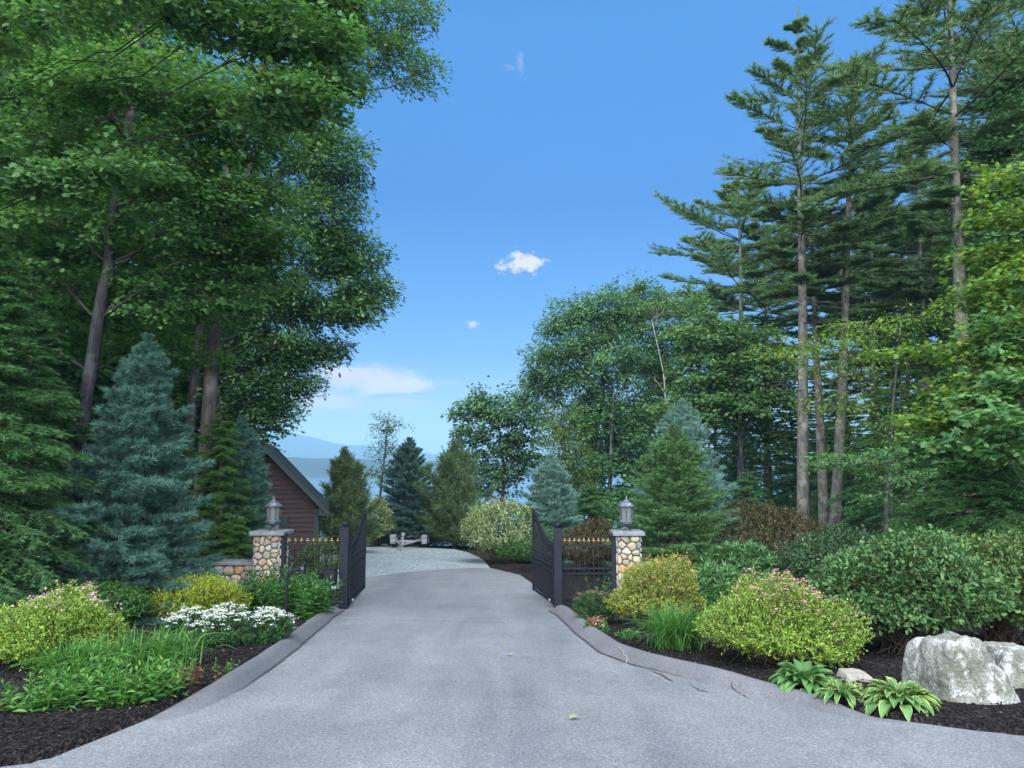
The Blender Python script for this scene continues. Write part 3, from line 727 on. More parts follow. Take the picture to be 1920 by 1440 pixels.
def bed(name, ys, xl, xr, seed):
    yy = np.unique(np.r_[ys, np.arange(ys[0], ys[-1], .125)])
    strip(name, yy, xl, xr, 90, .045, M['mulch'], None, .018, seed, .085)
bed('mulch_bed', YL[(YL >= 3.5) & (YL <= 17.25)], lambda y: XL(y)-10, XL, 1)
bed('mulch_bed', YL[(YL >= 4.25) & (YL <= 27)], XR, lambda y: XR(y)+10, 2)
def berm(name, ys, edge, sgn, w=.36):
    ys = np.arange(ys[0], ys[1], .1); u = np.linspace(0, 1, 11)
    prof = np.array([.03, .065, .088, .098, .10, .095, .082, .06, .035, .012, -.02])
    fade = sstep(0, 1, (ys-ys[0])/2.2)*(1-sstep(.0, 1, (ys-(ys[-1]-.45))/.45))
    wv = np.array([.025*mnoise.noise((y*.9, 3.3*sgn, 0)) for y in ys]); hv = np.array([mnoise.noise((y*1.3, 7*sgn, 1)) for y in ys])
    X = edge(ys)[:, None] - sgn*.03 + sgn*(w+wv)[:, None]*u[None] ; Y = np.broadcast_to(ys[:, None], X.shape)
    Z = g(X, Y) + (1.0 if sgn > 0 else 1.4)*prof[None]*fade[:, None]*(1+.07*hv)[:, None] - .012*(1-fade)[:, None]
    return grid_mesh(name, X, Y, Z, M['berm'])
berm('curb', (6.4, 16.4), XL, 1)
berm('curb', (6.4, 16.25), XR, -1, .36)

M['crease'] = plain('dark_crease', (.045, .045, .05), .95, 0, .3, 9)  # dark strip that sets off the curb's inner edge; also its dark cracks
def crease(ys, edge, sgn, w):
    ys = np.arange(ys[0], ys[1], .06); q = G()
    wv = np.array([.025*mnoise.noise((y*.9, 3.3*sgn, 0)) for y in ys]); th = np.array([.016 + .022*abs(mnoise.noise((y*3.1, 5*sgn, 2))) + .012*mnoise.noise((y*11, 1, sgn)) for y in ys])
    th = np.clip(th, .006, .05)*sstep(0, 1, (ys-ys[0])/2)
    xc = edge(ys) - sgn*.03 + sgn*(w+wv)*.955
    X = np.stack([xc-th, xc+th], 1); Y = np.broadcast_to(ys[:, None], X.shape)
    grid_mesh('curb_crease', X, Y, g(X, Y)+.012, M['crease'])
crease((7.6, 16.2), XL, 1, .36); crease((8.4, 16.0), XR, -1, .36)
M['crack_pale'] = plain('crack_dust', (.20, .205, .21), .95, 0, .2, 12)
for pts_, w_, mt_ in [([(1160, 1220), (1172, 1229), (1180, 1245)], .012, 'crack_pale'), ([(1216, 1247), (1236, 1254), (1252, 1264), (1264, 1269)], .022, 'crease'), ([(1214, 1250), (1234, 1258), (1250, 1268), (1260, 1273)], .012, 'crack_pale'), ([(1292, 1272), (1312, 1284), (1330, 1288)], .013, 'crease'), ([(1368, 1280), (1384, 1291), (1402, 1302), (1424, 1314)], .016, 'crack_pale'), ([(1372, 1280), (1390, 1292), (1406, 1301)], .014, 'crease'), ([(1441, 1300), (1432, 1312), (1441, 1318)], .010, 'crack_pale')]:
    cp = np.array([on_ground(a_, b_, .06) for a_, b_ in pts_]); tt_ = np.linspace(0, len(cp)-1, 14)
    cc = np.stack([np.interp(tt_, np.arange(len(cp)), cp[:, i]) for i in range(3)], 1); rc = np.random.default_rng(len(pts_)*7)
    cc[:, :2] += rc.normal(size=(14, 2))*.008; ub_ = np.clip((XR(cc[:, 1])+.03-cc[:, 0])/.36, 0, 1)
    cc[:, 2] = g(cc[:, 0], cc[:, 1]) + np.maximum(1.4*np.interp(ub_, np.linspace(0, 1, 11), [.03, .065, .088, .098, .10, .095, .082, .06, .035, .012, -.02])*sstep(0, 1, (cc[:, 1]-6.4)/2.2), 0) - w_*.3
    q = G(); q.tube(cc, w_*(.25+.75*np.sin(np.linspace(.15, PI-.1, 14))), 5); o = q.build('curb_crack', M[mt_], None, True); o['kind'] = 'structure'
def chips(label, n, side, seed, mat, s0, s1, dens):
    rng = np.random.default_rng(seed); y = rng.uniform(4.6, 13, n*3); y = y[:n]
    e = XL(y) if side < 0 else XR(y); x = e + side*np.abs(rng.exponential(dens, n)) + side*.03
    P = np.stack([x, y, g(x, y)+.058], 1); T = np.array([[-.5, -.16, 0], [.5, -.12, 0], [.5, .14, 0], [-.5, .16, 0], [-.4, -.1, .12], [.4, -.1, .12], [.4, .1, .12], [-.4, .1, .12]])
    F = np.array([[4, 5, 6, 7], [0, 1, 5, 4], [1, 2, 6, 5], [2, 3, 7, 6], [3, 0, 4, 7]])
    q = G(); q.inst(T, F, P, rdir(rng, n)*np.array([1, 1, .25]), np.array([0, 0, 1.]) + rng.normal(size=(n, 3))*.35, rng.uniform(s0, s1, n)); o = q.build('bark_chips', mat); o['kind'] = 'stuff'; o['label'] = label; o['category'] = 'mulch'
M['chip'] = leaf_mat('bark_chip', (.008, .0075, .0078), (.017, .0148, .0152), (.042, .034, .031), 0, .9, .1)
chips('loose dark bark chips on the left bed', 9000, -1, 51, M['chip'], .012, .05, 1.3)
chips('loose dark bark chips on the right bed', 9000, 1, 52, M['chip'], .012, .05, 1.3)
chips('pale grit scattered on the left bed', 60, -1, 53, M['stone'], .012, .028, .8)
chips('pale grit scattered on the right bed', 50, 1, 54, M['stone'], .012, .028, .8)
# lake and hills
LAKE = -9.2
q = G(); q.add([[-7000, 70, LAKE], [7000, 70, LAKE], [7000, 7000, LAKE], [-7000, 7000, LAKE]], [[0, 1, 2, 3]]); o = q.build('lake', M['water']); o['kind'] = 'structure'
def ridge(name, prof, Y, depth, nf, seed, rough):
    px = np.array([p[0] for p in prof], float); py = np.array([p[1] for p in prof], float)
    gx = np.linspace(-1600, 3400, 420); gp = np.interp(gx, px, py)
    k = np.ones(9)/9; gp = np.convolve(np.pad(gp, 4, mode='edge'), k, mode='valid')
    x = (gx-960)/FPX*Y; top = (880-gp)/FPX*Y + CAMZ
    v = np.linspace(0, 1, nf); sh = np.sin(PI/2*np.clip(v*1.25, 0, 1))**1.2
    X = np.broadcast_to(x[None], (nf, len(x))).copy(); Yg = Y - depth*.8 + depth*v[:, None] + 0*X
    Z = LAKE - 2 + (top - LAKE + 2)[None]*sh[:, None]
    nz = np.array([[mnoise.fractal((a/rough, b_/rough, seed), 1.0, 2.0, 5) for a, b_ in zip(ra, rb)] for ra, rb in zip(X, Yg)])
    Z = Z + nz*rough*.05*sh[:, None]
    grid_mesh(name, X, Yg, Z, M['hill'])
ridge('hills', [(-1600, 858), (100, 858), (480, 857), (560, 858), (640, 860), (700, 864), (760, 866), (800, 866), (840, 863), (1000, 866), (1400, 862), (3400, 860)], 1500, 260, 14, 3, 60)
ridge('mountain', [(-1600, 850), (200, 846), (400, 836), (470, 824), (525, 812), (550, 811), (575, 817), (605, 828), (650, 837), (705, 835), (760, 843), (830, 860), (1000, 868), (1300, 860), (1700, 865), (3400, 868)], 4300, 1000, 18, 9, 360)
# the air
if HAZE > 0:
    q = G(); q.box((0, 3600, 97), (14600, 7400, 275)); hz = q.build('haze', [])
    m = bpy.data.materials.new('haze_air'); m.use_nodes = True; nt = m.node_tree; nt.nodes.clear(); out = nt.nodes.new('ShaderNodeOutputMaterial'); pv = nt.nodes.new('ShaderNodeVolumePrincipled')
    pv.inputs['Color'].default_value = (*HAZE_COL, 1); pv.inputs['Density'].default_value = HAZE; pv.inputs['Anisotropy'].default_value = 0
    nt.links.new(pv.outputs[0], out.inputs['Volume']); hz.data.materials.clear(); hz.data.materials.append(m)
    hz['kind'] = 'stuff'; hz['label'] = 'pale blue haze in the air over the lake'; hz['category'] = 'haze'

# ================================================================== stone work
def clip(poly, p, n):
    """keep the side of the polygon where (x-p).n <= 0"""
    out = []
    for i in range(len(poly)):
        a, b_ = poly[i], poly[(i+1) % len(poly)]; da, db = np.dot(a-p, n), np.dot(b_-p, n)
        if da <= 0: out.append(a)
        if (da < 0) != (db < 0) and abs(da-db) > 1e-9: out.append(a + (b_-a)*da/(da-db))
    return out
def stone_face(q, O, ux, uz, un, w, h, cell, rng, gap=.008):
    nx, nz = max(1, round(w/cell)), max(1, round(h/cell/.85)); pts = []
    for i in range(nz):
        for j in range(nx): pts.append([(j+.5+(.25 if i % 2 else -.25)+rng.uniform(-.46, .46))*w/nx, (i+.5+rng.uniform(-.46, .46))*h/nz])
    pts = np.array(pts); asp = np.array([1, 1.1])
    for i, p in enumerate(pts):
        poly = [np.array(v, float) for v in ((0, 0), (w, 0), (w, h), (0, h))]
        for j in np.argsort(np.sum((pts-p)**2, 1))[1:14]:
            poly = clip(poly, (p+pts[j])/2, pts[j]-p)
            if len(poly) < 3: break
        if len(poly) < 3: continue
        P = np.array(poly); c = P.mean(0)
        for _ in range(2):
            Q = np.empty((2*len(P), 2)); nx_ = np.roll(P, -1, 0); Q[0::2] = P*.78+nx_*.22; Q[1::2] = P*.22+nx_*.78; P = Q
        r = np.linalg.norm(P-c, axis=1).mean()
        if r < .02: continue
        P = c + (P-c)*(1-gap/r)
        k = len(P); dp = rng.uniform(.025, .05)
        rings = [(1.0, -.005), (.97, dp*.45), (.86, dp*.85), (.55, dp*1.05)]
        tl = rng.normal(size=2)*.06
        V = []
        for sc_, d_ in rings:
            R2 = c + (P-c)*sc_
            dd = d_ + (R2-c) @ tl*(d_ > 0) + rng.normal(size=k)*.0015
            V.append(O + R2[:, :1]*ux + R2[:, 1:]*uz + un*dd[:, None])
        V.append((O + c[0]*ux + c[1]*uz + un*dp*1.08)[None]); V = np.concatenate(V); F = []
        for a in range(3):
            for b_ in range(k): F.append([a*k+b_, a*k+(b_+1) % k, (a+1)*k+(b_+1) % k, (a+1)*k+b_])
        T = [[3*k+b_, 3*k+(b_+1) % k, 4*k] for b_ in range(k)]
        q.polys(V, F+T, 0)
def stone_block(name, parent, w, d, h, cell, seed, zb=-.1):
    rng = np.random.default_rng(seed); q = G()
    x, y = np.array([1., 0, 0]), np.array([0, 1., 0]); z = np.array([0, 0, 1.])
    stone_face(q, np.array([-w/2, -d/2, zb]), x, z, -y, w, h-zb, cell, rng)
    stone_face(q, np.array([w/2, d/2, zb]), -x, z, y, w, h-zb, cell, rng)
    stone_face(q, np.array([w/2, -d/2, zb]), y, z, x, d, h-zb, cell, rng)
    stone_face(q, np.array([-w/2, d/2, zb]), -y, z, -x, d, h-zb, cell, rng)
    q.build(name, M['stone'], parent, True)
    c = G(); c.box((0, 0, (h+zb)/2), (w-.004, d-.004, h-zb)); c.build('mortar_core', M['mortar'], parent)
YG = 16.4
def pillar(px, Y, w, label, seed):
    p = at(px, 1100, Y); z0 = float(g(p[0], Y)); t = thing('stone_pillar', label, 'pillar', (p[0], Y, z0), 0, 'stone pillars of the gate')
    stone_block('stonework', t, w, w, 1.50, .15, seed)
    q = G(); q.box((0, 0, 1.548), (w+.20, w+.20, .085)); q.build('cap', M['bluestone'], t, False, None, .012)
    return p[0], z0 + 1.59
PLx, PLz = pillar(506, 16.75, .54, 'left stone pillar with a large orange stone, flat cap under the left lantern', 5)
PRx, PRz = pillar(1177, 16.6, .47, 'right stone pillar with flat grey cap between fence and yellow shrub', 11)
def lantern(x, y, z, label):
    t = thing('lantern', label, 'lantern', (x, y, z), .2, 'lanterns on the gate pillars'); k = 8
    q = G(); q.lathe([(.085, 0), (.085, .015), (.045, .03), (.028, .05), (.03, .075), (.05, .095), (.1, .12), (.145, .15), (.15, .175)], 16); q.build('base', M['pewter_dark'], t, True)
    q = G(); q.lathe([(.15, .175), (.172, .182), (.172, .20), (.14, .222), (.13, .23)], k, (0, 0, 0), 0, PI/8); q.build('lower_rim', M['pewter'], t)
    q = G(); q.lathe([(.122, .23), (.142, .50)], k, (0, 0, 0), 0, PI/8); q.build('glass', M['glass'], t)
    q = G()
    for i in range(k):
        a = i*2*PI/k + PI/8; q.sticks([[.128*math.cos(a), .128*math.sin(a), .225]], [[.148*math.cos(a), .148*math.sin(a), .505]], .008, .008, 4)
    q.build('ribs', M['pewter_dark'], t)
    q = G(); q.lathe([(.15, .50), (.19, .505), (.192, .52), (.16, .545), (.125, .585), (.075, .615), (.055, .63), (.05, .645), (.02, .655)], k, (0, 0, 0), 0, PI/8); q.build('roof', M['pewter'], t)
    q = G(); q.lathe([(.018, .65), (.028, .665), (.016, .68), (.022, .695), (.004, .735)], 12); q.build('finial', M['pewter'], t, True)
lantern(PLx+.02, 16.75, PLz, 'weathered metal lantern on the left pillar in front of the blue-green conifer')
lantern(PRx, 16.6, PRz, 'weathered metal lantern on the right pillar in front of the green spruce')
def stone_wall(x0, x1, Y, h, label, seed):
    z0 = float(g((x0+x1)/2, Y)); t = thing('stone_wall', label, 'wall', ((x0+x1)/2, Y, z0), 0, 'low stone walls'); w = x1-x0
    stone_block('stonework', t, w, .42, h-.07, .21, seed)
    q = G(); q.box((0, 0, h-.034), (w, .54, .07)); q.build('cap', M['bluestone'], t, False, None, .01)
stone_wall(PLx-4.6, PLx-.30, 17.0, .93, 'low fieldstone wall with dark flat cap left of the left pillar', 21)
stone_wall(PRx+.27, PRx+1.15, 16.9, .88, 'low fieldstone wall mostly hidden behind the yellow shrub right of the right pillar', 22)

# ------------------------------------------------------------------ gate, fence
def post(x, Y, w, h, label, name='gate_post', ball=True, grp='black gate posts'):
    z0 = float(g(x, Y)); t = thing(name, label, 'post', (x, Y, z0), 0, grp)
    q = G(); q.box((0, 0, h/2-.05), (w, w, h+.1)); q.build('shaft', M['black'], t, False, None, .008)
    q = G(); q.lathe([(w*.74, h+.001), (w*.74, h+.03), (w*.4, h+.06)], 4, (0, 0, 0), 0, PI/4); q.build('post_cap', M['black'], t)
    if ball:
        q = G(); q.lathe([(.03, h+.055), (.035, h+.07), (.055, h+.085), (.07, h+.12), (.055, h+.155), (.02, h+.17)], 14); q.build('ball_finial', M['black'], t, True)
    return z0
gpl = at(646, 1050, YG)[0]; gpr = at(1046, 1050, YG)[0]
post(gpl, YG, .185, 1.62, 'thick square black post with ball top carrying the left gate leaf')
post(gpr, YG, .165, 1.60, 'thick square black post carrying the right gate leaf')
fpl = at(529, 1050, 16.5)[0]; fpr = at(1151, 1050, 16.4)[0]
post(fpl, 16.55, .12, 1.50, 'slim black post against the left stone pillar', 'fence_post', False, 'slim fence posts beside the pillars')
post(fpr, 16.42, .10, 1.47, 'slim black post against the right stone pillar', 'fence_post', False, 'slim fence posts beside the pillars')
_orn = None
def fleur(q, x, z):
    q.lathe([(.008, 0), (.008, .05), (.014, .055), (.042, .068), (.046, .078), (.018, .088), (.016, .098), (.024, .108), (.012, .125), (.003, .135)], 8, (x, 0, z))
def fence(x0, x1, Y, label, npk):
    z0 = float(g((x0+x1)/2, Y)); t = thing('fence', label, 'fence', ((x0+x1)/2, Y, z0), 0, 'black fence panels beside the gate'); w = x1-x0
    for z, th in ((1.475, .022), (1.29, .026), (.82, .03), (.715, .03), (.225, .03), (.10, .026)):
        q = G(); q.box((0, 0, z), (w, .03, th)); q.build('rail', M['black'], t)
    for i in range(npk):
        x = -w/2 + w*(i+.62)/(npk+.24)
        q = G(); q.sticks([[x, 0, .105]], [[x, 0, 1.30]], .0095, .0095, 6); q.build('picket', M['black'], t)
        q = G(); fleur(q, x, 1.312); q.build('gilt_finial', M['gold'], t, True)
fence(fpl+.06, gpl-.09, 16.5, 'black fence panel with gilt finials left of the gate before the red shed', 9)
fence(gpr+.085, fpr-.05, 16.43, 'black fence panel with gilt finials right of the gate before the bronze shrub', 10)
def gate(hx, hy, fx, fy, label, sgn):
    L = math.hypot(fx-hx, fy-hy); rz = math.atan2(fy-hy, fx-hx); z0 = float(g(hx, hy)); sl_ = (float(g(fx, fy))-z0)/L
    t = thing('gate_leaf', label, 'gate', (hx, hy, z0), rz, 'leaves of the driveway gate')
    def top(u): return 1.27 + .60*sstep(.12, 1.05, u)**1.15 + .02*np.sin(u*PI)
    def zt(u): return top(u) + sl_*0
    us = np.linspace(0, 1, 22); xs_ = .03 + us*(L-.03)
    for dz, r in ((0, .022), (-.115, .017)):
        q = G(); q.tube(np.stack([xs_, 0*xs_, zt(us)+dz], 1), r, 6); q.build('top_rail', M['black'], t)
    for z in (.84, .73, .22, .09):
        q = G(); q.box((L/2, 0, z), (L, .034, .034)); q.build('rail', M['black'], t)
    for u, wd in ((.0, .06), (1.0, .06)):
        h_ = float(zt(u)) + (.09 if u else .0)
        q = G(); q.box((.03+u*(L-.06), 0, (.06+h_)/2), (wd, .05, h_-.06)); q.build('stile', M['black'], t)
    for hz_ in (.25, 1.1):
        q = G(); q.sticks([[-.005, 0, hz_-.05]], [[-.005, 0, hz_+.05]], .022, .022, 8); q.box((.02, 0, hz_), (.05, .02, .05)); q.build('hinge', M['black'], t)
    n = 19
    for i in range(n):
        u = (i+1)/(n+1); q = G(); x = u*L; q.sticks([[x, 0, .08]], [[x, 0, float(zt(u))+.05]], .0095, .0095, 6)
        q.lathe([(.009, 0), (.018, .02), (.004, .06)], 6, (x, 0, float(zt(u))+.04)); q.build('picket', M['black'], t)
        if i % 2 == 0:
            q = G(); q.lathe([(.004, -.05), (.019, -.02), (.019, .02), (.004, .05)], 8, (x, 0, 1.02)); q.build('picket_knuckle', M['black'], t)
        q = G(); k = 10; a = np.arange(k+1)*2*PI/k; q.tube(np.stack([x+L/(n+1)/2+.045*np.cos(a), 0*a, float(zt(u+.5/(n+1)))-.057+.045*np.sin(a)], 1), .007, 4); q.build('ring', M['black'], t)
    q = G(); q.box((.2, -.05*sgn, .14), (.05, .04, .05)); q.build('latch', M['galv'], t, False, None, .006)
fl = at(683, 1100, 18.75); fr = at(1000, 1100, 18.5)
gate(gpl+.10, YG+.06, fl[0], 18.75, 'open left gate leaf with scooped top beside the gravel yard', 1)
gate(gpr-.08, YG+.06, fr[0], 18.5, 'open right gate leaf with scooped top before the pale round shrub', -1)

# gooseneck call post, control box
p = on_ground(535, 1168); t = thing('call_post', 'black gooseneck call post rising from the white flowers', 'post', p)
q = G(); H_ = float(at(538, 1070, p[1])[2]-p[2])
pts = [[0, 0, -.05], [0, 0, H_*.45], [.01, 0, H_-.14], [.03, 0, H_-.05], [.09, 0, H_], [.16, 0, H_+.02], [.25, .0, H_+.035]]
q.tube(pts, .03, 10); q.build('pipe', M['black'], t, True)
q = G(); q.box((.285, 0, H_+.03), (.07, .12, .16)); q.build('keypad_housing', M['black'], t, False, None, .01)
q = G(); q.box((.285, -.063, H_+.05), (.05, .006, .05)); q.build('speaker_grille', M['pewter_dark'], t)
p = at(619, 1072, 16.1); z0 = float(g(p[0], 16.1)); t = thing('control_box', 'black box on a short pole in front of the left fence panel', 'box', (p[0], 16.1, z0))
q = G(); q.sticks([[0, 0, -.05]], [[0, 0, .5]], .02, .02, 8); q.build('pole', M['black'], t)
q = G(); q.box((0, 0, .66), (.24, .16, .34)); q.build('housing', M['black'], t, False, None, .012)
q = G(); q.box((0, -.01, .842), (.27, .19, .022)); q.build('lid', M['black'], t, False, None, .005)

# ------------------------------------------------------------------ shed
YS = 23.0
ce = at(598, 955, YS); zb = float(g(ce[0], YS)); xr_ = ce[0]
ang = math.atan2(-ce[0], YS)*.96
EH = float(at(602, 945, YS)[2]-zb)            # eave height
HW = 1.55; RH = EH + HW*1.04; LD = 4.5
t = thing('shed', 'dark red clapboard shed with steep dark roof behind the left gate', 'shed', (ce[0]-HW*math.cos(ang), YS-HW*math.sin(ang)*1, zb), ang)
q = G(); bh = .105
def gable_w(z): return HW if z <= EH else max(0, HW*(RH-z)/(RH-EH))
z = -.3; bh = .135
while z < RH-.05:
    w0, w1 = gable_w(z), gable_w(z+bh)
    q.add([[-w0, -.042, z], [w0, -.042, z], [w1, -.008, z+bh+.012], [-w1, -.008, z+bh+.012], [-w0, 0.0, z], [w0, 0.0, z]], [[0, 1, 2, 3], [4, 5, 1, 0]])
    for s_ in (-1, 1):
        if z < EH-bh: q.add([[s_*(HW+.042), .0, z], [s_*(HW+.042), LD, z], [s_*(HW+.008), LD, z+bh+.012], [s_*(HW+.008), .0, z+bh+.012], [s_*HW, 0, z], [s_*HW, LD, z]], [[0, 1, 2, 3], [4, 5, 1, 0]])
    z += bh
q.polys([[-HW, .004, -.3], [HW, .004, -.3], [HW, .004, EH], [0, .004, RH-.02], [-HW, .004, EH], [-HW, LD, -.3], [HW, LD, -.3], [HW, LD, EH], [0, LD, RH-.02], [-HW, LD, EH]], [[0, 1, 2, 3, 4], [9, 8, 7, 6, 5], [1, 6, 7, 2], [5, 0, 4, 9]])
q.build('wall', M['clap'], t)
ov = .28; sl_ = (RH-EH)/HW
roof = G()
for s_ in (-1, 1):
    roof.add([[0, -.32, RH+.16], [s_*(HW+ov), -.32, EH-ov*sl_+.16], [s_*(HW+ov), LD+.3, EH-ov*sl_+.16], [0, LD+.3, RH+.16], [0, -.32, RH+.09], [s_*(HW+ov), -.32, EH-ov*sl_+.09], [s_*(HW+ov), LD+.3, EH-ov*sl_+.09], [0, LD+.3, RH+.09]],
             [[0, 1, 2, 3], [4, 7, 6, 5], [0, 4, 5, 1], [1, 5, 6, 2], [2, 6, 7, 3]])
roof.build('roof', M['shingle'], t)
for s_ in (-1, 1):
    q = G(); a0 = [0, -.345, RH+.10]; x1 = s_*(HW+ov); z1 = EH-ov*sl_+.10
    q.add([[0, -.36, RH+.115], [x1, -.36, z1+.015], [x1, -.36, z1-.16], [0, -.36, RH-.09], [0, -.322, RH+.115], [x1, -.322, z1+.015], [x1, -.322, z1-.16], [0, -.322, RH-.09]], [[0, 1, 2, 3], [7, 6, 5, 4], [3, 2, 6, 7], [1, 5, 6, 2], [0, 4, 5, 1]])
    q.build('rake_board', M['shed_green'], t)
    q = G(); q.add([[s_*HW, -.05, EH-.32], [x1, -.05, z1-.15], [x1, -.32, z1-.15], [s_*HW, -.32, EH-.32], [s_*HW, -.05, EH-.02], [x1, -.05, z1], [x1, -.32, z1], [s_*HW, -.32, EH-.02]], [[0, 1, 2, 3], [4, 5, 6, 7], [3, 2, 6, 7], [1, 5, 6, 2]]); q.build('eave_return', M['shed_green'], t)
    q = G(); q.box((s_*(HW-.06), -.045, EH/2-.2), (.15, .035, EH+.1)); q.build('corner_board', M['shed_green'], t)
q = G(); q.box((0, -.05, EH+.06), (.13, .04, 2.2)); q.build('gable_trim', M['shed_green'], t)
wx = HW - .155*HW*4.0
for dx in (0.0, -1.0):
    q = G(); q.box((wx+dx, -.055, EH*.62), (.17, .035, .95))
    for k in range(9): q.box((wx+dx, -.078, EH*.62-.40+k*.1), (.12, .012, .05))
    q.build('shutter', M['shed_green'], t)
win = G(); win.box((wx-.5, -.05, EH*.62), (.8, .03, .92)); wf = win.build('window', M['shed_green'], t)
q = G(); q.box((wx-.5, -.068, EH*.62), (.68, .012, .8)); q.build('pane', M['glass'], wf)

# ------------------------------------------------------------------ boat trailer
pt_ = on_ground(768, 1026); t = thing('boat_trailer', 'empty galvanised boat trailer parked on the far gravel edge', 'trailer', (pt_[0], pt_[1], float(g(pt_[0], pt_[1]))), -.05)
hw = .74
q = G()
for s_ in (-1, 1):
    q.tube([[s_*.05, -2.0, .30], [s_*.45, -1.0, .36], [s_*(hw-.14), -.1, .42], [s_*(hw-.14), 1.1, .42]], .035, 6)
q.box((0, .0, .30), (2*hw-.1, .07, .07)); q.box((0, -.85, .33), (.85, .06, .06)); q.box((0, 1.0, .40), (2*hw-.2, .06, .06))
q.box((0, -2.2, .30), (.09, .7, .08)); q.build('frame', M['galv'], t)
for s_ in (-1, 1):
    q = G(); R_ = np.array([[0, 0, 1], [0, 1, 0], [-1, 0, 0]])
    def ringx(prof, k, x0): 
        V = []; an = np.arange(k)*2*PI/k
        for r_, x_ in prof: V.append(np.stack([np.full(k, x0+x_), r_*np.cos(an), .25+r_*np.sin(an)], 1))
        F = [[i*k+j, i*k+(j+1) % k, (i+1)*k+(j+1) % k, (i+1)*k+j] for i in range(len(prof)-1) for j in range(k)]
        return np.concatenate(V), F + [list(range(k)), [(len(prof)-1)*k+j for j in range(k)]]
    V, F = ringx([(.15, -.075), (.22, -.08), (.25, -.05), (.25, .05), (.22, .08), (.15, .075)], 20, s_*hw); q.polys(V, F); wh = q.build('wheel', M['tyre'], t, True)
    q = G(); V, F = ringx([(.14, -.083), (.13, -.07), (.05, -.09), (.05, .09), (.13, .07), (.14, .083)], 14, s_*hw); q.polys(V, F); q.build('rim', M['galv'], wh, True)
    q = G(); a = np.linspace(-.25, PI+.25, 9); V = []
    for x_ in (-.12, .12): V.append(np.stack([np.full(9, s_*hw+x_), .33*np.cos(a), .27+.32*np.sin(a)], 1))
    q.add(np.concatenate(V), [[i, i+1, i+10, i+9] for i in range(8)])
    q.box((s_*hw, -.33, .53), (.26, .02, .13)); q.build('fender', M['galv'], t)
    q = G(); q.box((s_*.36, .35, .52), (.11, 1.9, .08), 0, Matrix.Rotation(s_*.06, 3, 'Z')); q.build('bunk', M['carpet'], t)
    q = G(); q.sticks([[s_*.36, -.3, .3], [s_*.36, .9, .4]], [[s_*.36, -.3, .5], [s_*.36, .9, .5]], .02, .02, 6); q.build('bunk_bracket', M['galv'], t)
    q = G(); q.box((s_*(hw+.06), 1.02, .44), (.16, .05, .08)); q.build('tail_light', M['red'], t)
q = G(); q.sticks([[0, -1.75, .3], [0, -1.55, .3]], [[0, -1.6, .72], [0, -1.6, .7]], .028, .025, 6); q.box((0, -1.62, .74), (.14, .14, .12)); q.build('winch_stand', M['galv'], t)
q = G(); q.sticks([[.07, -2.25, .06]], [[.07, -2.25, .62]], .025, .025, 8); q.lathe([(.05, 0), (.05, .05)], 8, (.07, -2.25, .62)); q.box((.07, -2.25, .03), (.12, .16, .05)); q.build('jack', M['galv'], t)
q = G(); q.box((0, -2.58, .33), (.08, .16, .09)); q.build('coupler', M['pewter_dark'], t)

# ------------------------------------------------------------------ rocks
def rock(label, base, dims, planes, seed, mat, name='boulder', rz=0.0):
    me = bpy.data.meshes.new(name); import bmesh
    bm = bmesh.new(); bmesh.ops.create_icosphere(bm, subdivisions=6, radius=1)
    Pn = np.array([nrm(np.array(p[:3], float)) for p in planes]); Ph = np.array([p[3] for p in planes])
    for v in bm.verts:
        d = np.array(v.co); r = np.sum((np.clip(Pn @ d, 0, None)/Ph)**17)**(-1/17)
        nzz = mnoise.fractal((d[0]*1.7+seed, d[1]*1.7, d[2]*1.7), 1.0, 2.1, 5)*.085 + mnoise.fractal((d[0]*7+seed, d[1]*7, d[2]*7), 1.0, 2.0, 4)*.022
        r = min(r, 1.6)*(1+nzz); v.co = d*r*np.array(dims)
    bm.to_mesh(me); bm.free(); me.materials.append(mat)
    for p_ in me.polygons: p_.use_smooth = True
    o = bpy.data.objects.new(name, me); COL.objects.link(o); o.location = base; o.rotation_euler = (0, 0, rz)
    return tag(o, label, 'boulder', 'pale boulders in the right bed')
m, nt, b, out = newmat('lichened_granite')
oc = objco(nt); n1 = noise_fac(nt, 2.6, 7, .75, oc, .5); n2 = noise_fac(nt, 8, 7, .75, objco(nt, (1, 1, .75)), .5); n3 = noise_fac(nt, 45, 3, .7, oc)
c = ramp(nt, n1, [(.30, (.07, .08, .06)), (.46, (.16, .175, .14)), (.58, (.27, .28, .25)), (.72, (.42, .43, .41))]).outputs[0]
c = mixc(nt, ramp(nt, n2, [(.50, (0, 0, 0)), (.62, (1, 1, 1))]).outputs[0], c, (.50, .52, .52))
c = mixc(nt, 1.0, c, ramp(nt, n3, [(.3, (.6, .6, .6)), (.6, (1.12, 1.12, 1.12))]).outputs[0], 'MULTIPLY')
nt.links.new(c, b.inputs['Base Color']); b.inputs['Roughness'].default_value = .9; bump(nt, b, mixc(nt, .5, n2, n3), .9, .05); M['granite'] = m
m = plain('pale_rock', (.27, .25, .22), .9, 0, .18, 7, .6); M['palerock'] = m
p = on_ground(1815, 1332); k_ = p[1]/FPX
rock('large grey lichened boulder with flat sloping top in the right bed', (p[0]+.19, p[1]+.34, p[2]-.05), (.42, .36, .64), [(0, .05, 1, .96), (-1, -.1, .22, .96), (.72, 0, .69, .80), (1, 0, .1, 1.02), (.1, -1, .30, .95), (0, 1, .2, 1), (-.6, -1, .1, 1.02), (.5, -.8, .5, .98), (0, 0, -1, .5)], 3, M['granite'])
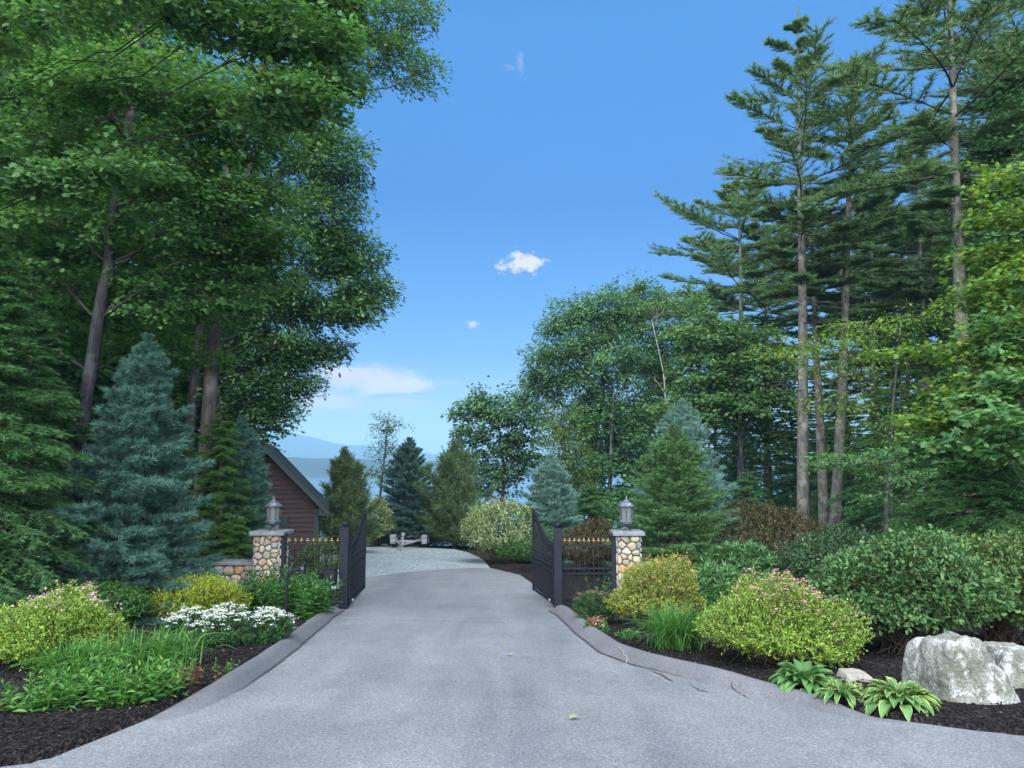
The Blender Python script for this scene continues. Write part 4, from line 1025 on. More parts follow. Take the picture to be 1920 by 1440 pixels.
p = on_ground(1925, 1300); rock('rounded pale boulder cut by the right edge, behind the large boulder', (p[0]+.06, p[1]+.3, p[2]), (.30, .30, .40), [(0, 0, 1, .95), (-1, 0, .25, .85), (.7, 0, .6, 1), (0, -1, .2, .9), (1, 0, 0, 1), (0, 1, 0, 1), (0, 0, -1, .5)], 8, M['granite'])
p = on_ground(1620, 1290); rock('small flat pale rock between two hostas', (p[0]+.02, p[1]+.25, p[2]-.02), (.17, .16, .13), [(0, 0, 1, .9), (-1, 0, .4, .95), (.9, 0, .5, 1), (0, -1, .5, .95), (0, 1, 0, 1), (0, 0, -1, .5)], 14, M['palerock'], 'rock')
# ================================================================== trees
def CT(px, Y, pyt, pxt=None, py0=1000):
    x0 = at(px, py0, Y)[0]; z0 = float(g(x0, Y)) - .08; tp = at(px if pxt is None else pxt, pyt, Y)
    return (x0, Y, z0), tp[2]-z0, (tp[0]-x0, 0)
def lob(px, py, Y, rx, ry, n, dy=0.9):
    c = at(px, py, Y); k = Y/FPX
    return (c, (rx*k, (rx+ry)*.5*k*dy, ry*k), n)
def path(Y, *pts, bpx=None):
    """trunk through the given points, starting on the ground below the first"""
    P = [at(px, py, Y) for px, py in pts]
    x0 = P[0][0] if bpx is None else at(bpx, pts[0][1], Y)[0]
    return [np.array([x0, Y, float(g(x0, Y))-.1])] + P
def BL(name, label, tp, *a, **k): return broadleaf(name, label, 'tree', tp[0], tp, *a, **k)

# ---- left: maples and oak
tp = path(16.5, (158, 770), (205, 480), (235, 270), (262, 90), (285, -140), (300, -420), bpx=138)
BL('maple_tree', 'tall grey-barked leaning maple behind the big blue-green fir', tp, .175,
   [lob(*v) for v in [(60, 90, 15.5, 130, 70, 42), (210, 40, 17, 140, 60, 40), (330, 150, 15, 120, 60, 42), (420, 250, 16, 110, 55, 40), (60, 240, 16, 120, 50, 36), (300, 320, 15.5, 110, 50, 36), (440, 380, 16, 90, 40, 30),
    (70, 400, 16, 110, 50, 34), (330, 440, 16.5, 130, 45, 38), (460, 450, 16.5, 70, 25, 20), (110, 530, 17, 110, 50, 34), (330, 560, 17, 120, 40, 34), (430, 520, 17, 80, 35, 22), (60, 620, 18, 90, 50, 26), (300, 650, 18.5, 90, 45, 24), (180, 300, 18.5, 110, 60, 30), (160, 150, 14.5, 100, 40, 26),
    (420, -60, 16, 200, 80, 44), (120, -80, 16, 200, 80, 40)]],
   MAPLE, .112, 74, LM['maple'], M['bark'], 1, spray=(1.0, .62), flat=.07, droop=.16)
tp = path(11.5, (-130, 700), (-140, 300), (-60, 0), (160, -250))
BL('maple_tree', 'near maple reaching in from the top left with bright large leaves', tp, .2,
   [lob(*v) for v in [(430, 40, 11.5, 120, 40, 30), (550, 70, 11.5, 85, 42, 28), (600, 150, 11.8, 45, 26, 12), (520, 190, 11.5, 90, 40, 26), (610, 20, 12, 50, 34, 16), (480, -40, 11.5, 180, 50, 30), (250, -30, 11, 160, 60, 30), (40, 30, 11, 120, 60, 26), (20, 300, 11.5, 70, 60, 18), (110, 330, 11.5, 60, 25, 12), (190, 310, 11.5, 50, 22, 10)]],
   MAPLE, .105, 64, LM['maple_bright'], M['bark_dark'], 2, limbm=M['twig_dark'], limbr=.035, spray=(.62, .36), flat=.07, droop=.2)
tp = path(25, (360, 760), (378, 590), (400, 480), (455, 350), (490, 260), (500, 60), bpx=352)
BL('oak_tree', 'dark oak with pale leaning trunk left of the open sky', tp, .24,
   [lob(*v[:5], int(v[5]*1.45)) for v in [(560, 240, 25, 80, 60, 44), (620, 300, 25, 75, 55, 46), (600, 400, 25, 80, 50, 46), (520, 340, 26, 90, 60, 40), (640, 480, 25, 75, 40, 40), (540, 470, 25, 100, 50, 46), (680, 548, 25, 36, 36, 24), (600, 560, 25, 90, 45, 46), (650, 590, 24.5, 50, 22, 20), (500, 580, 25.5, 90, 50, 44), (560, 650, 25, 80, 35, 36), (470, 680, 25.5, 80, 45, 40), (520, 720, 25, 75, 28, 26), (440, 760, 25.5, 80, 30, 30), (510, 770, 25, 60, 16, 14), (400, 640, 27, 80, 60, 36), (560, 130, 26, 80, 60, 34), (470, 180, 27, 90, 80, 34), (600, 655, 25, 40, 16, 10), (400, 420, 27, 100, 70, 30)]],
   OAK, .155, 80, LM['oak'], M['bark'], 3, spray=(.72, .40), flat=.16, droop=.14, inner=.35)
tp = path(19, (430, 300), (520, 60), (600, -160), (640, -320), bpx=400)
BL('oak_tree', 'pale-leaved oak whose hanging branch tips reach farthest into the sky', tp, .22,
   [lob(*v) for v in [(680, 30, 19, 60, 50, 34), (640, 110, 19, 45, 45, 26), (760, 20, 19, 45, 35, 22), (745, 90, 19, 32, 35, 16), (780, 140, 19, 28, 32, 15), (670, 165, 19, 22, 22, 8), (720, 130, 19.5, 30, 25, 8), (700, -70, 19, 120, 50, 40), (600, 60, 19.5, 50, 50, 22), (715, 70, 19, 40, 30, 14)]],
   OAK, .105, 66, LM['oak_mid'], M['bark_dark'], 4, spray=(.6, .30), flat=.14, droop=.28)
# ---- middle distance, right of the drive
tp = path(48, (1110, 860), (1122, 780), (1140, 680), (1150, 600), bpx=1108)
BL('oak_tree', 'broad dark oak crowning the trees right of the lake view', tp, .34,
   [lob(*v[:5], int(v[5]*1.5)) for v in [(1040, 690, 48, 55, 45, 34), (1085, 630, 48, 65, 55, 44), (1140, 585, 48, 60, 45, 40), (1190, 570, 49, 50, 35, 30), (1120, 680, 47, 80, 55, 50), (1010, 740, 48, 36, 34, 20), (1075, 755, 48, 60, 40, 34), (1160, 760, 48, 70, 45, 38), (1195, 660, 48, 60, 50, 38), (1150, 830, 48, 60, 35, 30), (1085, 815, 49, 35, 30, 16), (1060, 590, 48, 30, 25, 10), (1100, 900, 52, 60, 40, 26)]],
   OAK, .225, 88, LM['oak'], M['bark_dark'], 5, spray=(1.05, .68), flat=.22, inner=.35)
tp = path(46, (1255, 830), (1244, 700), (1222, 600))
BL('birch_tree', 'birch with thin white forking stem among the dark oaks', tp, .085,
   [lob(*v) for v in [(1235, 590, 47, 60, 42, 32), (1290, 600, 47, 55, 40, 30), (1280, 680, 48, 55, 45, 32), (1215, 700, 47.5, 45, 40, 22), (1270, 560, 48, 45, 25, 18), (1310, 740, 48, 60, 40, 30), (1225, 780, 48, 50, 40, 24)]],
   OVAL, .20, 84, LM['oak_mid'], M['bark_birch'], 6, limbm=M['bark_birch'], spray=(1.1, .8), flat=.2, inner=.4, limbr=.5)
tp = path(42, (1398, 960), (1385, 800), (1375, 640))
BL('maple_tree', 'mid-green maple with slim bare trunk right of the birch', tp, .17,
   [lob(*v) for v in [(1330, 625, 42, 55, 40, 34), (1390, 650, 42, 55, 40, 32), (1330, 700, 42, 65, 40, 36), (1400, 720, 42, 65, 40, 36), (1345, 770, 41, 70, 28, 32), (1440, 760, 42, 50, 30, 22), (1450, 700, 43, 40, 35, 18), (1290, 770, 42, 45, 25, 18), (1430, 830, 43, 60, 30, 24)]],
   MAPLE, .21, 76, LM['oak_mid'], M['bark'], 7, spray=(1.2, .8), flat=.12, droop=.2)
tp = path(45, (1142, 960), (1146, 830), (1150, 740))
BL('maple_tree', 'shaded maple with straight pale trunk left of the right lantern', tp, .17,
   [lob(*v) for v in [(1180, 850, 45, 50, 35, 26), (1110, 870, 46, 40, 30, 18), (1200, 910, 45, 50, 40, 28), (1150, 790, 46, 50, 30, 20), (1080, 940, 46, 40, 30, 18), (1170, 950, 44, 45, 30, 22)]],
   MAPLE, .21, 76, LM['maple_dark'], M['bark'], 8, spray=(1.1, .8), flat=.15)
tp = path(54, (942, 935), (946, 880), (938, 820), (930, 770))
BL('maple_tree', 'light green tree with open branches right of the lake gap', tp, .19,
   [lob(*v) for v in [(880, 775, 54, 24, 14, 12), (915, 765, 54, 32, 24, 20), (955, 765, 54, 36, 30, 24), (890, 820, 54, 26, 22, 16), (930, 820, 54, 34, 26, 22), (975, 805, 54, 30, 30, 20), (900, 870, 54, 30, 26, 18), (950, 870, 54, 34, 26, 20), (925, 915, 55, 36, 22, 16), (985, 860, 54, 26, 30, 16), (870, 905, 55, 26, 20, 10)]],
   MAPLE, .225, 60, LM['light'], M['bark_dark'], 9, spray=(1.1, .8), flat=.2, limbr=.5)
tp = path(40, (1062, 960), (1060, 860), (1056, 780))
BL('birch_tree', 'olive yellow-green feathery tree behind the pale blue spruce', tp, .11,
   [lob(*v) for v in [(1055, 790, 40, 26, 24, 18), (1050, 830, 40, 38, 32, 28), (1075, 870, 40, 36, 34, 28), (1045, 890, 40, 30, 28, 18), (1085, 920, 40, 32, 26, 20), (1060, 940, 40, 36, 24, 18)]],
   OVAL, .14, 80, LM['olive'], M['bark'], 10, spray=(.9, .5), flat=.14, droop=.3)
tp = path(46, (712, 930), (722, 850), (728, 790), (730, 772))
BL('birch_tree', 'slender sparse tree standing alone against the lake and mountain', tp, .10,
   [lob(*v) for v in [(718, 790, 46, 14, 16, 9), (740, 800, 46, 17, 18, 12), (715, 825, 46, 18, 17, 12), (742, 838, 46, 16, 18, 11), (708, 862, 46, 16, 15, 8), (734, 872, 46, 17, 14, 9), (720, 900, 46, 16, 14, 7), (755, 860, 46, 10, 12, 5), (702, 890, 46, 10, 10, 4)]],
   OVAL, .17, 26, LM['olive'], M['bark_dark'], 11, spray=(.75, .4), flat=.14, limbr=.45)
# ---- right: broadleaves in front of the pines
tp = path(14.5, (2010, 900), (2000, 600), (1985, 350), (1960, 150))
BL('maple_tree', 'yellow-green maple filling the right edge of the view', tp, .2,
   [lob(*v) for v in [(1895, 405, 14, 60, 16, 14), (1870, 470, 14.5, 60, 12, 13), (1900, 520, 14, 60, 16, 14), (1850, 560, 14.5, 60, 12, 13), (1890, 610, 14, 60, 18, 15), (1830, 640, 14, 40, 8, 8), (1880, 670, 14, 70, 16, 16), (1840, 705, 14, 60, 9, 9), (1870, 740, 13.5, 70, 16, 16), (1760, 785, 13.5, 60, 13, 13), (1850, 800, 14, 70, 15, 15), (1900, 840, 14, 50, 20, 12), (1720, 655, 15, 40, 8, 7), (1905, 330, 14.5, 30, 16, 7)]],
   MAPLE, .10, 52, LM['maple_gold'], M['bark'], 12, spray=(.75, .5), flat=.05, droop=.18)
tp = path(13, (2080, 900), (2060, 700))
BL('maple_tree', 'green maple with large leaves low at the right edge', tp, .1,
   [lob(*v) for v in [(1890, 730, 13, 60, 30, 18), (1840, 830, 13, 60, 30, 18), (1900, 790, 12.5, 40, 30, 12), (1780, 850, 13.5, 50, 22, 12), (1900, 620, 13.5, 40, 30, 12)]],
   MAPLE, .13, 34, LM['maple_bright'], M['bark'], 13, limbr=.2, spray=(.7, .5), flat=.06, droop=.2)
tp = path(23, (1660, 1000), (1668, 820), (1690, 600))
BL('beech_tree', 'young beech with flat yellow-green layers across the pine trunks', tp, .09,
   [lob(*v) for v in [(1560, 650, 22, 75, 12, 26), (1640, 620, 22.5, 80, 18, 30), (1730, 590, 22.5, 60, 9, 12), (1480, 665, 21.5, 50, 7, 12), (1600, 690, 22.5, 80, 22, 26), (1700, 660, 23, 90, 12, 18), (1600, 760, 22.5, 80, 22, 26), (1720, 730, 23, 80, 12, 14), (1650, 810, 23, 80, 25, 24)]],
   OVAL, .13, 26, LM['maple_gold'], M['bark'], 14, spray=(.95, .6), flat=.04, droop=.1)
tp = path(21, (1690, 1010), (1700, 880))
BL('beech_tree', 'low beech with a thin light layer of leaves before the dark wood', tp, .06,
   [lob(*v) for v in [(1610, 870, 20.5, 70, 10, 20), (1680, 890, 20.5, 60, 12, 18), (1580, 855, 20.5, 30, 6, 8), (1640, 920, 20.5, 30, 14, 8), (1740, 940, 20.5, 50, 16, 14), (1700, 850, 21, 60, 14, 14)]],
   OVAL, .12, 38, LM['maple_bright'], M['bark'], 15, spray=(.7, .45), flat=.04, droop=.15)

# ---- pines on the right
def pprof(u): return (.30 + 1.0*math.sin(PI*min(1, (u*.92+.10)))**.8)*(1-u**3*.92) if u < .97 else .08
pinekw = dict(t0=.40, nb=70, prof=pprof, pitch=(-9, 30), curve=.07, nsub=10, s0=.26, sublen=.36, nt=5, per=16, nl=.25, nw=.055, tl=.24, flat=.4, spread=.85, subup=.12, whorl=5, bare=.1, jitter=.3, nodroop=True, limbk=.0075, stubs=34, pj=9, tmin=.75)
def pine(label, px, Y, pyt, pxt, R, tr, seed, **kw):
    b_, H, lean = CT(px, Y, pyt, pxt); k = dict(pinekw); k.update(kw)
    return conifer('pine_tree', label, 'tree', b_, H, R, kw.pop('leafm', LM['pine']) if 'leafm' in kw else LM['pine'], M['bark_pine'], seed, tr=tr, lean=lean, **{a: c for a, c in k.items() if a != 'leafm'})
pine('tallest complete pine with its whole pointed top against the sky', 1505, 31, 14, 1496, 3.5, .26, 31, t0=.47, nb=58)
pine('pine with slightly leaning trunk just right of the tallest pine', 1562, 32, 95, 1606, 3.0, .25, 32, t0=.55, nb=50)
pine('pine with dark straight trunk between the two pale pine trunks', 1545, 33, 330, 1520, 2.0, .23, 33, t0=.6, nb=34)
pine('thick lichened pine trunk at right running out of the top', 1822, 23, -160, 1772, 3.6, .25, 34, t0=.54, nb=56)
pine('pine behind the right edge with its crown cut by the frame', 1990, 26, -120, 1935, 3.6, .26, 35, t0=.42)
P6 = pine('spreading pine whose tiered left branches stand against open sky', 1392, 50, 330, 1385, 5.6, .27, 36, t0=.44, nb=72, nl=.36, per=16)
pine('second pine in the far row with a slim dark trunk', 1440, 52, 390, 1432, 4.0, .25, 37, t0=.52, nl=.36, nb=56, per=15)
pine('slim pine in the gap right of the leaning trunk', 1640, 46, 300, 1634, 3.0, .2, 38, t0=.52, nl=.34, nb=50)
pine('slim pale-stemmed pine left of the thick lichened trunk', 1752, 38, 250, 1716, 2.6, .17, 39, t0=.5, nl=.3, nb=50)
far_pines = [(1590, 58, .88), (1660, 64, .92), (1690, 50, .92), (1870, 44, 1.0), (1340, 62, .62), (1950, 36, 1.05), (1790, 54, .95)]
for i, (px, Y, s_) in enumerate(far_pines):
    x = at(px, 900, Y)[0]; dup(P6, (x, Y, float(g(x, Y))-.1), i*1.3+.5, s_, 'pine in the dark rows behind the front pine trunks', 'background pines')

# ---- hemlocks: drooping sprays in the dark understory
hemkw = dict(prof=lambda u: (1-u)**.75+.05, pitch=(-8, 25), curve=-.22, nsub=9, s0=.15, sublen=.36, nt=4, per=16, nl=.085, nw=.085, tl=.13, flat=.75, spread=.9, subup=-.10, droop=.10, t0=.04)
def hem(label, px, Y, pyt, R, tr, seed, nb=130, leafm=None, group=None, pxt=None, **kw):
    b_, H, lean = CT(px, Y, pyt, pxt); k = dict(hemkw); k.update(kw)
    return conifer('hemlock_tree', label, 'tree', b_, H, R, leafm or LM['hemlock'], M['bark_dark'], seed, group, tr=tr, nb=nb, lean=lean, **k)
H1 = hem('hemlock with layered drooping sprays at the left edge', -15, 12.5, 430, 1.9, .10, 41, 220)
hem('hemlock squeezed between the left edge and the big blue-green fir', 60, 15.5, 520, 1.9, .10, 42, 210)
hem('light green hemlock showing between the two blue-green firs', 415, 18.5, 760, 1.1, .06, 43, 90, LM['hemlock_gold'])
hem('low golden-green hemlock behind the low left wall', 440, 17.9, 965, .85, .04, 44, 60, LM['hemlock_gold'])
H2 = hem('hemlock with feathery drooping sprays above the right green mounds', 1850, 15.5, 840, 2.8, .09, 45, 220, LM['hemlock'], nl=.09)
hem('young hemlock in front of the dark wood right of the blue spruce', 1402, 27, 880, 1.6, .06, 46, 70)
hem('small hemlock behind the right fence', 1105, 31, 905, 1.4, .06, 47, 70)
H3 = hem('tall hemlock in the shade behind the pine trunks', 1700, 28, 560, 3.2, .14, 48, 120, nl=.14, nsub=7)
rng = np.random.default_rng(77)
und = [(1330, 58, .85), (1400, 54, .75), (1450, 48, .8), (1500, 44, .85), (1560, 46, 1.0), (1610, 38, .8), (1650, 34, .75), (1790, 30, .8), (1860, 26, .8), (1930, 24, .85), (1750, 40, 1.0), (1860, 42, 1.2), (1940, 34, 1.2), (1590, 56, .95), (1500, 60, .9), (1690, 54, 1.05), (1240, 62, .7), (1290, 66, .9), (1180, 66, .75), (1120, 68, .6), (1720, 25, .55), (1560, 36, .6)]
for i, (px, Y, s_) in enumerate(und):
    x = at(px, 980, Y)[0]; dup(H3, (x, Y, float(g(x, Y))-.1), rng.uniform(0, 6.28), s_, 'dark understory hemlock in the shaded wood right of the gate', 'understory hemlocks right')
undl = [(-40, 18, .7), (60, 22, .9), (150, 24, .95), (250, 27, .95), (330, 30, .85), (420, 33, .8), (-60, 28, 1.2), (120, 32, 1.2), (250, 36, .9), (390, 40, .9), (470, 44, .85), (-120, 22, 1.0), (310, 22.5, .62), (30, 40, 1.0), (200, 45, 1.0), (330, 48, 1.0)]
for i, (px, Y, s_) in enumerate(undl):
    x = at(px, 980, Y)[0]; dup(H3, (x, Y, float(g(x, Y))-.1), rng.uniform(0, 6.28), s_, 'dark hemlock in the shaded wood behind the left maples', 'understory hemlocks left')
# background broadleaves of the left wood: one built, the others copies
tp = [np.array([0, 0, -.1]), np.array([.2, 0, 6]), np.array([.1, .3, 12]), np.array([.5, 0, 19])]
lb = []
rb = np.random.default_rng(5)
for i in range(26):
    zz = 3.5 + 16*i/26; rr = 3.6*math.sin(PI*min(1, .18+.78*i/26)); a = i*2.4
    lb.append((np.array([rr*.62*math.cos(a), rr*.62*math.sin(a), zz]), (1.7, 1.7, .85), 26))
x = at(60, 900, 24)[0]
BT = broadleaf('maple_tree', 'dark maple in the wood filling the left edge', 'tree', (0, 0, 0), tp, .2, lb, MAPLE, .19, 46, LM['maple_dark'], M['bark_dark'], 55, group='background maples left', spray=(1.2, .8), flat=.1, droop=.2)
first = True
for px, Y, s_ in [(40, 23, 1.0), (-90, 20, .9), (150, 29, 1.1), (290, 33, 1.1), (400, 36, .95), (-200, 30, 1.3)]:
    x = at(px, 900, Y)[0]; l_ = (x, Y, float(g(x, Y))-.1)
    if first: BT.location = l_; first = False; continue
    dup(BT, l_, rng.uniform(0, 6.28), s_)
for px, Y, s_ in [(1930, 30, .7), (2050, 22, .8), (1830, 52, 1.0), (1990, 44, 1.2), (1380, 70, .7), (1240, 74, .8)]:
    x = at(px, 900, Y)[0]; dup(BT, (x, Y, float(g(x, Y))-.1), rng.uniform(0, 6.28), s_, 'dark broadleaf tree deep in the right wood', 'background maples right')

# ---- ornamental conifers
def spruce(name, label, px, Y, pyt, wpx, leafm, seed, nb=150, barkm=None, pxt=None, **kw):
    b_, H, lean = CT(px, Y, pyt, pxt); R = wpx/2/FPX*Y*kw.pop('wk', 1.45)
    k = dict(t0=.02, nb=int(nb*1.6), prof=lambda u: (1-u)**.78*(1 if u > .06 else .9)+.02, pitch=(-8, 45), curve=.10, nsub=8, s0=.12, sublen=.40, nt=4, per=22, nl=.085, nw=.07, tl=.13, flat=.2, spread=.8, tr=.02*H+.02, lean=lean)
    k.update(kw); return conifer(name, label, 'tree', b_, H, R, leafm, barkm or M['bark_dark'], seed, **k)
spruce('fir_tree', 'big soft blue-green fir dominating the left bed', 240, 14.4, 628, 262, LM['bluegreen'], 61, 180, wk=1.0, limbk=.006, prof=lambda u: (.9+.13*math.sin(u*5.5))*(1-u**1.75)**.85+.015, jitter=.2, nsub=8, nt=5, per=28, nl=.12, nw=.05, tl=.15, curve=.05, pitch=(-14, 50), pxt=278, spread=.62)
spruce('fir_tree', 'smaller blue-green fir behind the left pillar beside the shed', 455, 20, 782, 140, LM['bluegreen'], 62, 130, wk=1.0, prof=lambda u: (1-u**1.5)**.9+.04, jitter=.12, per=24, nl=.115, nw=.05, curve=.08)
spruce('pine_shrub', 'olive bushy pine right of the shed before the lake', 645, 33, 850, 96, LM['pine_olive'], 63, 90, wk=1.25, prof=lambda u: (1-u)**.62+.03, pitch=(15, 78), curve=.35, per=15, nl=.22, nw=.05, tl=.3, jitter=.45, pj=12)
spruce('spruce_tree', 'dark blue spruce directly behind the boat trailer', 768, 39, 822, 108, LM['bluespruce_dark'], 64, 130, nl=.12, nw=.08, tl=.16, per=20, curve=.14)
spruce('pine_shrub', 'olive bushy pine with upright candles right of the trailer', 852, 37, 838, 120, LM['pine_olive'], 65, 110, wk=1.25, prof=lambda u: (1-u)**.62+.03, pitch=(15, 78), curve=.35, per=15, nl=.22, nw=.05, tl=.3, jitter=.45, pj=12)
spruce('spruce_tree', 'pale blue spruce with neat cone above the right gate leaf', 1032, 29, 855, 112, LM['bluespruce'], 66, 170, nl=.10, nw=.085, tl=.14, per=24, curve=.16)
spruce('spruce_tree', 'green spruce with layered tips right behind the right lantern', 1262, 20, 800, 185, LM['spruce'], 67, 170, nsub=7, nl=.075, nw=.085, per=20, tl=.14, flat=.5, curve=.10, subup=-.02, pitch=(-10, 40))
spruce('spruce_tree', 'blue spruce leaning out to the right behind the green spruce', 1280, 22.5, 752, 172, LM['bluespruce'], 68, 170, nl=.085, nw=.085, per=20, tl=.14, curve=.14)

# ================================================================== shrubs and flowers
def SH(x0, x1, yt, yb, df=.9, dz=.05):
    mid = (x0+x1)/2; pf = on_ground(mid, yb, dz); rx = (x1-x0)/2/FPX*pf[1]
    for _ in range(3): rx = (x1-x0)/2/FPX*(pf[1]+rx*df)
    Yc = pf[1]+rx*df; x = at(mid, (yt+yb)/2, Yc)[0]; z = float(g(x, Yc))+dz-.02
    return (x, Yc, z), rx, rx*df, at(mid, yt, Yc)[2]-z
def SHR(name, label, box, nsp, per, T, size, leafm, seed, cat='shrub', df=.9, stem=True, **kw):
    b_, rx, ry, h = SH(*box, df=df)
    return shrub(name, label, cat, b_, rx, ry, h, nsp, per, T, size, leafm, seed, stemm=M['twig'] if stem else None, **kw)
# right bed
SHR('spirea_shrub', 'large yellow-green spirea with pink flower heads nearest the hostas', (1322, 1578, 1098, 1262), 2600, 12, OVAL, .034, LM['spirea'], 101, slen=.17, jag=.5, flowers=(PM['pink'], 170, .035, 9, .15, (.35, .1, .9)), lump=.2)
SHR('spirea_shrub', 'peach-tipped yellow spirea in front of the right pillar', (1148, 1312, 1052, 1182), 2300, 12, OVAL, .036, LM['spirea_peach'], 102, slen=.17, jag=.5, flowers=(PM['peach'], 90, .035, 9, .0, (.2, -.2, .9)), lump=.2)
SHR('rounded_shrub', 'large dark green mound with bare stems showing behind the big boulder', (1556, 1850, 1018, 1245), 2700, 10, BROAD, .068, LM['rhodo'], 103, slen=.26, low=.26, nstem=26, lump=.14, jag=.4)
SHR('rounded_shrub', 'green mound at the right edge behind the boulders', (1750, 2010, 1002, 1225), 2300, 10, BROAD, .068, LM['rhodo_olive'], 104, slen=.26, low=.2, lump=.14, jag=.4)
SHR('rounded_shrub', 'smaller dark green mound behind the large stemmy mound', (1478, 1670, 996, 1140), 1700, 10, BROAD, .065, LM['rhodo_blue'], 105, slen=.24, low=.15, lump=.14, jag=.4)
SHR('broadleaf_shrub', 'bright long-leaved shrub right of the peach spirea', (1318, 1480, 1026, 1125), 560, 9, LANCE, .17, LM['peony'], 106, slen=.2, lump=.16, splay=1.0)
SHR('broadleaf_shrub', 'low long-leaved shrub between the two yellow spireas', (1290, 1395, 1065, 1160), 380, 9, LANCE, .16, LM['peony'], 107, slen=.2, lump=.16, splay=1.0)
SHR('bronze_shrub', 'wide bronze-brown shrub at the foot of the tallest pine', (1325, 1556, 950, 1100), 1500, 11, OVAL, .075, LM['brown'], 108, slen=.26, lump=.12)
SHR('bronze_shrub', 'bronze-brown shrub behind the right fence panel', (1050, 1170, 976, 1082), 1100, 11, OVAL, .065, LM['brown'], 109, slen=.22, lump=.12)
SHR('purple_shrub', 'small dark purple shrub beside the right pillar', (1198, 1240, 1028, 1085), 260, 10, OVAL, .05, LM['purple'], 110, slen=.16)
SHR('variegated_shrub', 'large round cream-variegated shrub right of the gravel yard', (868, 1018, 942, 1056), 1900, 11, OVAL, .085, LM['varieg'], 111, slen=.26, lump=.08)
SHR('variegated_shrub', 'small cream-variegated shrub left of the boat trailer', (668, 736, 938, 1024), 900, 11, OVAL, .095, LM['varieg'], 112, slen=.26, lump=.12)
SHR('rounded_shrub', 'small round fresh green bush at the foot of the large variegated shrub', (930, 986, 1015, 1058), 700, 10, OVAL, .05, LM['green'], 113, slen=.13, lump=.06)
SHR('rounded_shrub', 'dark broadleaf shrub behind the variegated shrub', (985, 1060, 985, 1075), 420, 10, OVAL, .07, LM['maple_dark'], 121, slen=.2)
SHR('astilbe', 'dark green astilbe with russet plumes at the foot of the right fence', (1084, 1150, 1112, 1170), 420, 10, LANCE, .06, LM['candy'], 114, cat='plant', slen=.14, flowers=(PM['plume'], 60, .03, 14, .35, (0, .2, 1)))
b_, rx, ry, h = SH(1098, 1172, 1078, 1150); perennial('tall_perennial', 'pale-leaved lanky plant rising before the right fence', b_, 9, h*1.0, (rx*.9, ry*.7), .15, LANCE, LM['phlox'], 130, 8)
b_, rx, ry, h = SH(1097, 1140, 1162, 1187); shrub('petunia', 'pink and magenta petunias beside the right curb', 'flowers', b_, rx, ry, max(h, .12), 120, 6, OVAL, .05, LM['green'], 115, slen=.06, flowers=(PM['hot'], 34, .05, 2, .0, (0, -.3, 1)), low=0)
b_, rx, ry, h = SH(1160, 1200, 1176, 1198); shrub('groundcover_plant', 'low white-flowered plant between petunias and daylily', 'flowers', b_, rx, ry, .10, 90, 6, OVAL, .04, LM['green'], 116, slen=.06, flowers=(PM['white'], 9, .03, 2, .0, None), low=0)
b_, rx, ry, h = SH(1212, 1322, 1128, 1222); grass_clump('daylily', 'blue-green grassy clump between the two yellow spireas', 'plant', b_, 620, h*1.3, .013, LM['grass'], 117, spread=.13, lean=(.2, 1.45))
p = on_ground(1526, 1300, .05); hosta('hosta', 'green hosta left of the small flat rock', (p[0], p[1]+.22, p[2]), .31, 84, [LM['hosta'], LM['hosta']], 141, width=.36)
p = on_ground(1592, 1318, .05); hosta('hosta', 'narrow-leaved smaller hosta in front of the small flat rock', (p[0], p[1]+.15, p[2]), .23, 54, [LM['hosta'], LM['hosta_edge']], 142, width=.26)
p = on_ground(1712, 1338, .05); hosta('hosta', 'cream-edged hosta in front of the large boulder', (p[0], p[1]+.24, p[2]), .29, 96, [LM['hosta'], LM['hosta_edge']], 143, width=.36)
for px, Y, w_, h_, sd_, lab in [(705, 40.5, 1.5, 1.5, 181, 'dark low bush at the lake edge left of the trailer'), (810, 41, 1.6, 1.5, 182, 'dark low bush at the lake edge right of the trailer'), (905, 40, 1.8, 1.9, 183, 'dark bush between the olive pine and the variegated shrub')]:
    x = at(px, 1000, Y)[0]; shrub('rounded_shrub', lab, 'shrub', (x, Y, float(g(x, Y))-.1), w_, w_, h_, 520, 10, OVAL, .11, LM['maple_dark'], sd_, slen=.3, stemm=M['twig'])
# left bed
SHR('spirea_shrub', 'yellow-green spirea with dusty pink heads at the left edge', (-20, 212, 1122, 1262), 2600, 12, OVAL, .036, LM['spirea'], 150, slen=.17, jag=.5, flowers=(PM['pale_pink'], 110, .035, 9, .25, (.15, .45, .8)), lump=.2)
SHR('spirea_shrub', 'bright golden spirea before the low left wall', (290, 446, 1086, 1168), 2200, 12, OVAL, .038, LM['spirea_gold'], 151, slen=.17, jag=.5, lump=.2)
SHR('rhododendron', 'glossy dark rhododendron at the far left edge', (-70, 46, 1072, 1185), 420, 10, LANCE, .16, LM['rhodo'], 152, slen=.2)
SHR('rounded_shrub', 'fresh green low shrub in front of the big blue-green fir', (150, 272, 1098, 1180), 800, 11, OVAL, .05, LM['green'], 153, slen=.18, lump=.16)
SHR('purple_shrub', 'dark purple low shrub behind the left pink spirea', (40, 160, 1082, 1150), 520, 10, OVAL, .05, LM['purple'], 154, slen=.18)
SHR('rounded_shrub', 'loose yellowish shrub behind the left fence panel', (560, 640, 1010, 1095), 380, 10, OVAL, .06, LM['olive'], 155, slen=.25)
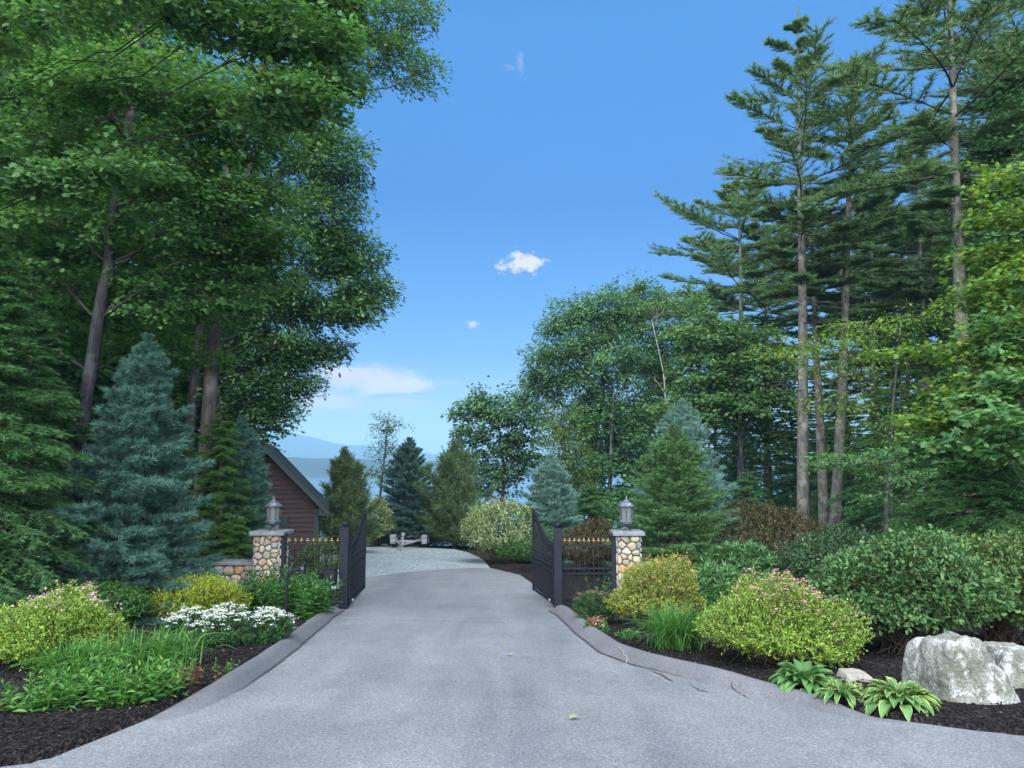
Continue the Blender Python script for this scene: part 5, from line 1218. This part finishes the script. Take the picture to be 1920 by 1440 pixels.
for (x0, x1, yt, yb, lab, sd_) in [(428, 520, 1078, 1140, 'leafy tall perennials in front of the left pillar', 156), (500, 588, 1072, 1140, 'leafy tall perennials right of the call post', 157), (560, 606, 1086, 1138, 'leafy tall perennials below the black control box', 158)]:
    mid_ = (x0+x1)/2; Yp = 14.9; xx_ = at(mid_, 1100, Yp)[0]; zz_ = float(g(xx_, Yp))+.03; perennial('phlox', lab, (xx_, Yp, zz_), 75, (at(mid_, yt, Yp)[2]-zz_)*1.02, ((x1-x0)/2/FPX*Yp*1.1, .5), .165, LBROAD, LM['phlox'], sd_, 16, 'phlox clumps')
for (x0, x1, yt, yb, lab, sd_) in [(306, 400, 1152, 1208, 'left clump of white-topped flowers', 160), (370, 476, 1146, 1216, 'middle clump of white-topped flowers', 161), (462, 545, 1148, 1208, 'right clump of white-topped flowers at the foot of the call post', 162)]:
    SHR('white_candytuft', lab, (x0, x1, yt, yb), 420, 10, LANCE, .06, LM['candy'], sd_, cat='flowers', slen=.13, flowers=(PM['white'], 210, .028, 9, .1, (0, -.1, 1)), low=.02, group='white flower clumps')
for (x0, x1, yt, yb, lab, sd_) in [(200, 372, 1168, 1262, 'big arching daylily clump before the white flowers', 165), (80, 200, 1190, 1275, 'daylily clump beside the left pink spirea', 166)]:
    b_, rx, ry, h = SH(x0, x1, yt, yb); grass_clump('daylily', lab, 'plant', b_, 620, h*1.2, .014, LM['grass'], sd_, spread=rx*.38, lean=(.25, 1.4))
for (x0, x1, yt, yb, lab, sd_, n) in [(18, 128, 1278, 1340, 'leafy herb nearest the left corner standing apart', 170, 15), (172, 270, 1250, 1330, 'leafy herb front and centre of the left clump', 171, 18), (250, 325, 1246, 1312, 'leafy herb at the right end of the left clump', 172, 15), (125, 205, 1226, 1305, 'leafy herb at the back of the left clump', 173, 16)]:
    b_, rx, ry, h = SH(x0, x1, yt, yb); perennial('leafy_herb', lab, b_, int(n*1.7), h*1.1, (rx*1.0, ry*.9), .125, LBROAD, LM['herb'], sd_, 12, 'leafy herbs in the left bed', lean=.75)
b_, rx, ry, h = SH(330, 385, 1240, 1286); perennial('russet_plant', 'sparse russet-leaved plant on bare mulch', b_, 16, h, (rx*1.2, ry), .075, OVAL, LM['russet'], 176, 9)
b_, rx, ry, h = SH(395, 438, 1238, 1264); perennial('small_perennial', 'tiny green and russet plant right of the russet one', b_, 12, h, (rx*1.2, ry), .065, OVAL, LM['green'], 177, 8)
# fallen leaves on the drive
for px, py, lab, sd_ in [(958, 1231, 'pale green fallen leaf lying farther up the drive', 1), (1083, 1348, 'curled grey-green fallen leaf lying nearest on the drive', 2)]:
    p = on_ground(px, py); q = G(); T = MAPLE[0].copy()*.095; T[:, 2] = .018 + .5*np.abs(T[:, 1])*.6; q.add(T, MAPLE[1]); o = q.build('fallen_leaf', LM['varieg']); o.location = p + np.array([0, 0, .004]); o.rotation_euler = (0, 0, sd_*1.9); tag(o, lab, 'leaf', 'fallen leaves')
